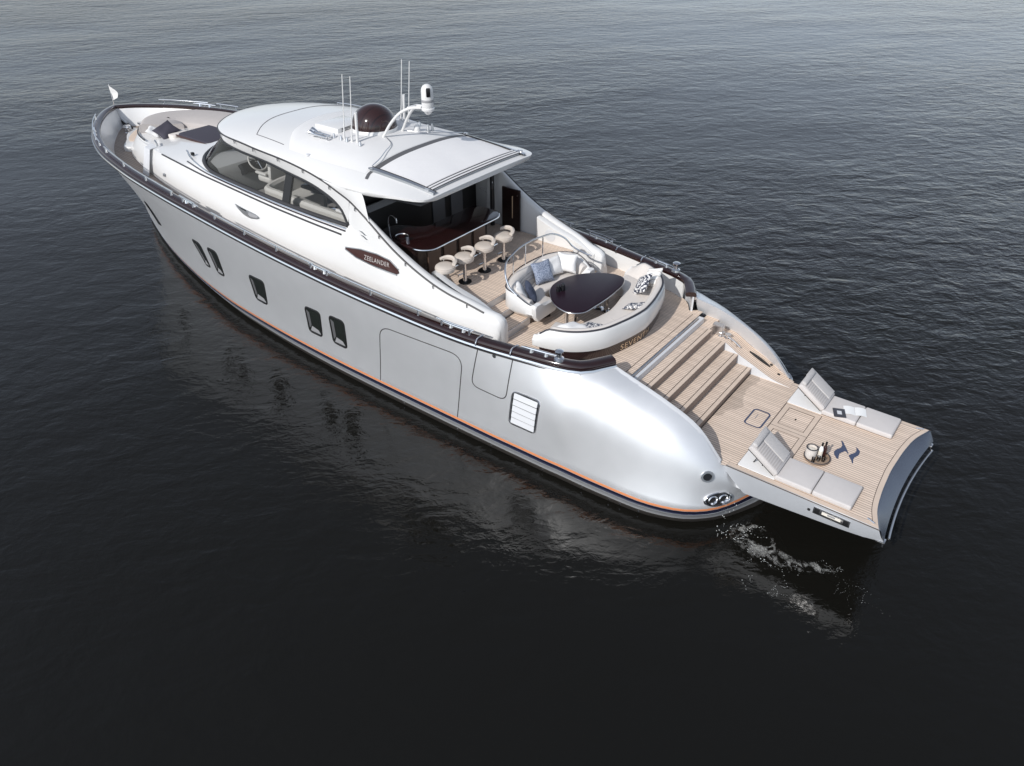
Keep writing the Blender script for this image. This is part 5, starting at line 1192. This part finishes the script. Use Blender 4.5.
def cockpit_table():
    t = thing('dining_table', (8.05, 0, 2.88), 'large dark purple-brown rounded triangular table on chrome legs between the sofas', 'table')
    pts = [(8.80, .25), (8.52, .68), (8.12, .96), (7.80, 1.0), (7.60, .84), (7.53, .40), (7.51, -.05), (7.53, -.5), (7.58, -.86), (7.70, -1.10), (7.95, -1.14), (8.28, -.98), (8.62, -.65), (8.81, -.2)]
    ol = [(v.x, v.y) for v in catmull([(x, y, 0) for x, y in pts], 70, closed=True)]
    MB().slab(ol, 3.50, 3.555, .02).build('tabletop', 'browntable', t)
    MB().tube([V((x, y, 3.515)) for x, y in ol], .013, 6, closed=True).build('edge_band', 'steel', t)
    for x, y in ((7.90, .62), (8.0, -.55), (8.12, .62), (7.8, -.55)):
        MB().lathe([(.12, 0), (.12, .02), (.05, .04), (.045, .62)], (x, y, 2.885), 18).build('leg', 'chrome', t)
    b = thing('binoculars', (8.50, .33, 3.556), 'small black binoculars standing on the dark table near its port forward edge', 'binoculars')
    for d in (-.055, .055):
        MB().lathe([(0, 0), (.05, 0), (.05, .08), (.04, .13), (.035, .16), (.03, .165), (0, .165)], (8.50 - d * .5, .33 - d, 3.557), 14).build('barrel', 'lens', b)
    MB().box((8.50, .33, 3.63), (.04, .05, .06), Matrix.Rotation(R(63), 3, 'Z'), bev=.01).build('bridge', 'black', b)
cockpit_table()
pillow('pillow', (9.32, -.12, 3.60), .52, .52, .19, (58, 160, 0), 'bluefab', 'square blue woven pillow with pointed corners, centre of the ribbed sofa back')
pillow('pillow', (9.30, -.52, 3.60), .46, .50, .17, (62, 165, 0), 'whitefab', 'white pillow half tucked behind the blue woven pillow on the sofa')
pillow('pillow', (9.12, -.84, 3.62), .46, .50, .18, (66, 110, 0), 'whitefab', 'white pillow upright at the starboard corner of the U-shaped sofa')
pillow('pillow', (9.16, .93, 3.56), .46, .44, .17, (60, -140, 0), 'whitefab', 'white pillow leaning in the port corner of the U-shaped sofa')
pillow('pillow', (9.02, .76, 3.55), .44, .44, .17, (66, -135, 0), 'darkblue', 'dark navy pillow in front of the white one, port corner of the U-shaped sofa')
pillow('pillow', (7.22, -1.12, 3.52), .52, .52, .16, (56, 35, 45), 'maze', 'black and white maze-patterned pillow on the aft bench')
pillow('pillow', (7.18, -1.52, 3.55), .50, .46, .17, (50, 55, 30), 'stripefab', 'white striped pillow behind the maze-patterned one at the bench corner')
pillow('pillow', (6.92, -.30, 3.42), .56, .28, .10, (22, 0, 0), 'blotch', 'flat black and white blotched pillow lying centrally on the aft bench')
pillow('pillow', (7.52, 1.32, 3.42), .52, .46, .13, (14, -40, 20), 'whitefab', 'white pillow lying flat on the port end of the aft bench')
pillow('pillow', (7.22, 1.02, 3.40), .46, .34, .10, (12, -20, 15), 'blotch', 'black and white blotched pillow beside the white one at the bench port end')
pillow('foredeck_pillow', (22.75, .82, 4.72), .55, .62, .18, (32, 150, 35), 'navyfab', 'charcoal pillow on the bow lounge beside the companion step', None)
pillow('foredeck_pillow', (23.05, 1.05, 4.68), .42, .40, .16, (30, 200, 20), 'whitefab', 'small white pillow on the bow lounge in front of the charcoal one', None)

def lounger(s, label):
    t = thing('sun_lounger', (2.2, s * 1.3, 1.952), label, 'sun lounger', 'sun loungers on the swim platform')
    yc = s * 1.29; z0 = 1.953
    MB().slab(rrect(3.05, yc, .74, .70, .03), z0, z0 + .012, .003).build('base_panel', 'whitefab', t)
    for x0, x1 in ((1.28, 1.985), (1.995, 2.70)):
        MB().slab(rrect((x0 + x1) / 2, yc, x1 - x0, .70, .035), z0 + .004, z0 + .115, .03).build('seat_cushion', 'loungegrey', t)
    a = R(34); L = .72; rot = Matrix.Rotation(-a, 3, 'Y')
    hinge = V((2.70, yc, z0 + .06))
    def back(name, u0, u1, y0, y1, w0, w1, m, bev=.03):
        c = V(((u0 + u1) / 2, (y0 + y1) / 2 - yc, (w0 + w1) / 2)); MB().box(hinge + rot @ c, (u1 - u0, y1 - y0, w1 - w0), rot, bev=bev).build(name, m, t, smooth=60)
    back('backrest', 0.01, L, yc - .35, yc + .35, 0, .11, 'loungegrey')
    o_ = yc + (.175 * 1); back('ribbed_panel', .05, L - .06, yc + .0, yc + .33, .108, .122, 'loungegrey', .006)
    for k in range(11): back('rib', .08 + .052 * k, .10 + .052 * k, yc + .02, yc + .31, .121, .128, 'taupe', .002)
    back('towel', .06, L + .03, yc - .36, yc - .02, .10, .135, 'towel', .015)
    back('head_roll', L - .10, L + .02, yc - .30, yc + .30, .09, .17, 'towel', .04)
    back('back_board', 0.03, L - .02, yc - .33, yc + .33, -.02, .0, 'black', .004)
    st = MB(); e = hinge + rot @ V((.45, 0, -.01))
    for d in (.12, -.06): st.tube([e + V((0, .1 * s, 0)), V((e.x + d, yc + .1 * s, z0 + .012))], .011, 6)
    st.build('strut', 'black', t)
lounger(1, 'grey padded sun lounger on the port side of the platform, nothing lying on it')
lounger(-1, 'grey padded sun lounger on the starboard side, an open magazine on its seat')
def small_things():
    b = thing('magazine', (2.2, -1.22, 2.07), 'open white magazine with a dark page lying on the starboard sun lounger', 'magazine')
    q = Matrix.Rotation(R(20), 3, 'Z')
    rows = [[V((2.13, -1.30, 2.072)) + q @ V((x, y, .018 * math.sin(math.pi * min(1, (x + .0) / .22)))) for y in (-.15, .15)] for x in (0, .05, .11, .17, .22)]
    MB().grid(rows).build('page', 'paper', b, fix=False); MB().grid([[V((p.x, p.y, p.z)) - q @ V((.225, 0, -.002)) for p in r] for r in rows]).build('page', 'paper', b)
    n2 = thing('book', (2.36, -1.07, 2.07), 'dark printed booklet lying next to the open white magazine', 'book')
    MB().box((2.37, -1.05, 2.078), (.24, .30, .016), Matrix.Rotation(R(24), 3, 'Z'), bev=.004).build('cover', 'ink', n2); MB().box((2.37, -1.05, 2.087), (.09, .12, .004), Matrix.Rotation(R(24), 3, 'Z')).build('picture', 'greypanel', n2, smooth=0)
    t = thing('tray', (2.27, .52, 1.951), 'round woven tray with a dark rim standing on the platform teak', 'tray')
    c = (2.27, .52, 1.951); MB().lathe([(0, 0), (.235, 0), (.25, .02), (.25, .045), (.232, .045), (.228, .018), (0, .016)], c, 36).build('bowl', 'bamboo', t); MB().tube([V((c[0] + .241 * math.cos(a), c[1] + .241 * math.sin(a), c[2] + .047)) for a in [2 * math.pi * i / 36 for i in range(36)]], .01, 6, closed=True).build('rim', 'piping', t)
    c = V((2.39, .56, 1.97)); k = thing('wine_cooler', c, 'beige cylinder wine cooler with dark rim on the woven tray', 'wine cooler')
    MB().lathe([(0, 0), (.105, 0), (.108, .22), (.097, .22), (.094, .12), (0, .12)], c, 28).build('body', 'cream', k); MB().tube([c + V((.103 * math.cos(a), .103 * math.sin(a), .222)) for a in [2 * math.pi * i / 28 for i in range(28)]], .012, 6, closed=True).build('rim', 'piping', k)
    MB().lathe([(0, .14), (.09, .14), (.09, .17), (.03, .19), (0, .19)], c, 16).build('cork', 'label_cream', k)
    def bottle(c, m, lab, label):
        o = thing('bottle', c, label, 'bottle')
        MB().lathe([(0, 0), (.04, 0), (.042, .02), (.042, .19), (.03, .24), (.016, .27), (.016, .30)], c, 18).build('body', m, o); MB().lathe([(.043, .06), (.043, .16)], c, 18).build('paper_label', lab, o)
        MB().lathe([(.017, .27), (.02, .28), (.02, .345), (0, .35)], c, 12).build('cap', 'black', o)
    bottle(V((2.24, .47, 1.97)), 'paper', 'label_cream', 'white bottle with black cap standing on the woven tray')
    bottle(V((2.19, .40, 1.97)), 'wine', 'wine', 'dark red wine bottle behind the white bottle on the tray')
    for x, y, lab in ((2.22, .60, 'clear glass tumbler on the tray beside the wine cooler'), (2.14, .56, 'clear glass tumbler on the aft side of the tray'), (2.29, .70, 'clear glass tumbler on the tray nearest the port lounger')):
        o = MB().lathe([(0, .0), (.03, 0), (.034, .11), (.031, .11), (.027, .012), (0, .01)], (x, y, 1.97), 16).build('tumbler', 'clear'); tag(o, lab, 'glass', 'glasses on the tray')
    # pennant at the stem
    f = thing('bow_pennant', (27.22, 0, 4.56), 'small white pennant on a short steel staff at the tip of the bow', 'flag')
    MB().tube([V((27.22, 0, 4.56)), V((27.20, 0, 5.28))], .016, 8).build('staff', 'chrome', f)
    rows = []
    for i in range(9):
        u = i / 8
        rows.append([V((27.20 - .02 * u, .02 * math.sin(6 * u), 5.26 - .50 * u)), V((27.20 - .40 * u * (1.35 - u) * 1.6, -.10 * u + .03 * math.sin(7 * u + 1), 5.26 - .40 * u))])
    MB().grid(rows).build('cloth', 'whitefab', f, fix=False)
small_things()

# ---------------------------------------------------------------- foam at the exhaust
def foam():
    def field(name, pts, n_fil, width, label, seed, big):
        rnd = random.Random(seed); mb = MB(); P = catmull([(x, y, .565) for x, y in pts], 60)
        for k in range(n_fil):
            i = rnd.randrange(0, 58); q = P[i] + V((rnd.gauss(0, width), rnd.gauss(0, width), 0)); a = rnd.uniform(0, 6.28)
            fade = 1 - .55 * i / 60
            for st in range(rnd.randrange(4, 14)):
                a += rnd.gauss(0, .7); q = q + V((math.cos(a) - .5, math.sin(a) + .2, 0)) * .05
                r = rnd.uniform(.006, .02) * big * fade; h = r * rnd.uniform(.3, .5); m = rnd.randrange(5, 8); ph = rnd.random() * 6
                ring = [V((q.x + r * rnd.uniform(.5, 1.5) * math.cos(ph + 6.283 * j / m), q.y + r * rnd.uniform(.5, 1.5) * math.sin(ph + 6.283 * j / m), .552)) for j in range(m)]
                mb.add(ring + [V((q.x, q.y, .552 + h))], [[j, (j + 1) % m, m] for j in range(m)])
        o = mb.build(name, 'clear_water', smooth=0, fix=False); tag(o, label, kind='stuff')
    def sheet(pts, widths, label, seed, dens):
        P = catmull([(x, y, .556) for x, y in pts], 60); rnd = random.Random(seed); rows = []; D = []
        wf = table([(i / (len(widths) - 1), w) for i, w in enumerate(widths)]); ny = 14
        for j in range(ny + 1):
            v = j / ny * 2 - 1; r = []
            for i, p in enumerate(P):
                t = (P[min(i + 1, 59)] - P[max(i - 1, 0)]).normalized(); n = V((-t.y, t.x, 0)); u = i / 59
                r.append(p + n * v * wf(u) + V((0, 0, .010 * rnd.random()))); D.append(dens * (1 - v * v) ** .7 * min(1, u * 6) * min(1, (1 - u) * 3.5))
            rows.append(r)
        mb = MB().grid(rows); me = bpy.data.meshes.new('foam'); me.from_pydata([tuple(v) for v in mb.v], [], mb.f); me.materials.append(M['foam'])
        at = me.attributes.new('foam_amount', 'FLOAT', 'POINT')
        for i, d in enumerate(D): at.data[i].value = d
        for p_ in me.polygons: p_.use_smooth = True
        ob = bpy.data.objects.new('foam', me); COL.objects.link(ob); tag(ob, label, kind='stuff')
    sheet([(3.5, 1.58), (3.0, 1.75), (2.4, 2.0), (1.9, 2.05), (1.35, 1.80), (.95, 1.80), (.55, 2.0)], [.30, .58, .52, .26, .20, .28, .14], 'broken trail of foam running from the exhaust outlet past the platform corner', 2, 1.0)
    field('foam', [(3.35, 1.75), (2.9, 1.85), (2.3, 2.1), (1.9, 2.25)], 14, .12, 'broken white foam on the dark water below the exhaust outlet', 3, .8)
    field('foam', [(1.75, 1.85), (1.3, 1.75), (.95, 1.82), (.68, 1.95)], 12, .05, 'thin streak of bright foam trailing past the platform corner', 4, .42)
    field('foam', [(3.0, 2.6), (2.3, 2.9), (1.6, 3.0)], 10, .25, 'few scattered flecks of foam on the dark water off the stern quarter', 8, .5)
    # spout of cooling water from the exhaust
    o = MB(); p0 = on(HB, 3.44, 1.22, .05); rnd = random.Random(5)
    for k in range(26):
        t = rnd.random(); c = p0 + V((-.15 * t + rnd.gauss(0, .08), .3 * t + rnd.gauss(0, .10), -.9 * t * t + rnd.uniform(0, .1))); c.z = max(c.z, .56); r = .005 + .009 * rnd.random()
        o.box(c, (r, r, r * 1.4))
    ob = o.build('water_spout', 'clear_water'); tag(ob, 'thin spout of cooling water falling from the chrome exhaust outlet', kind='stuff')
M['clear_water'] = mat('white_water', (0.50, 0.51, 0.50), 0.15)
foam()
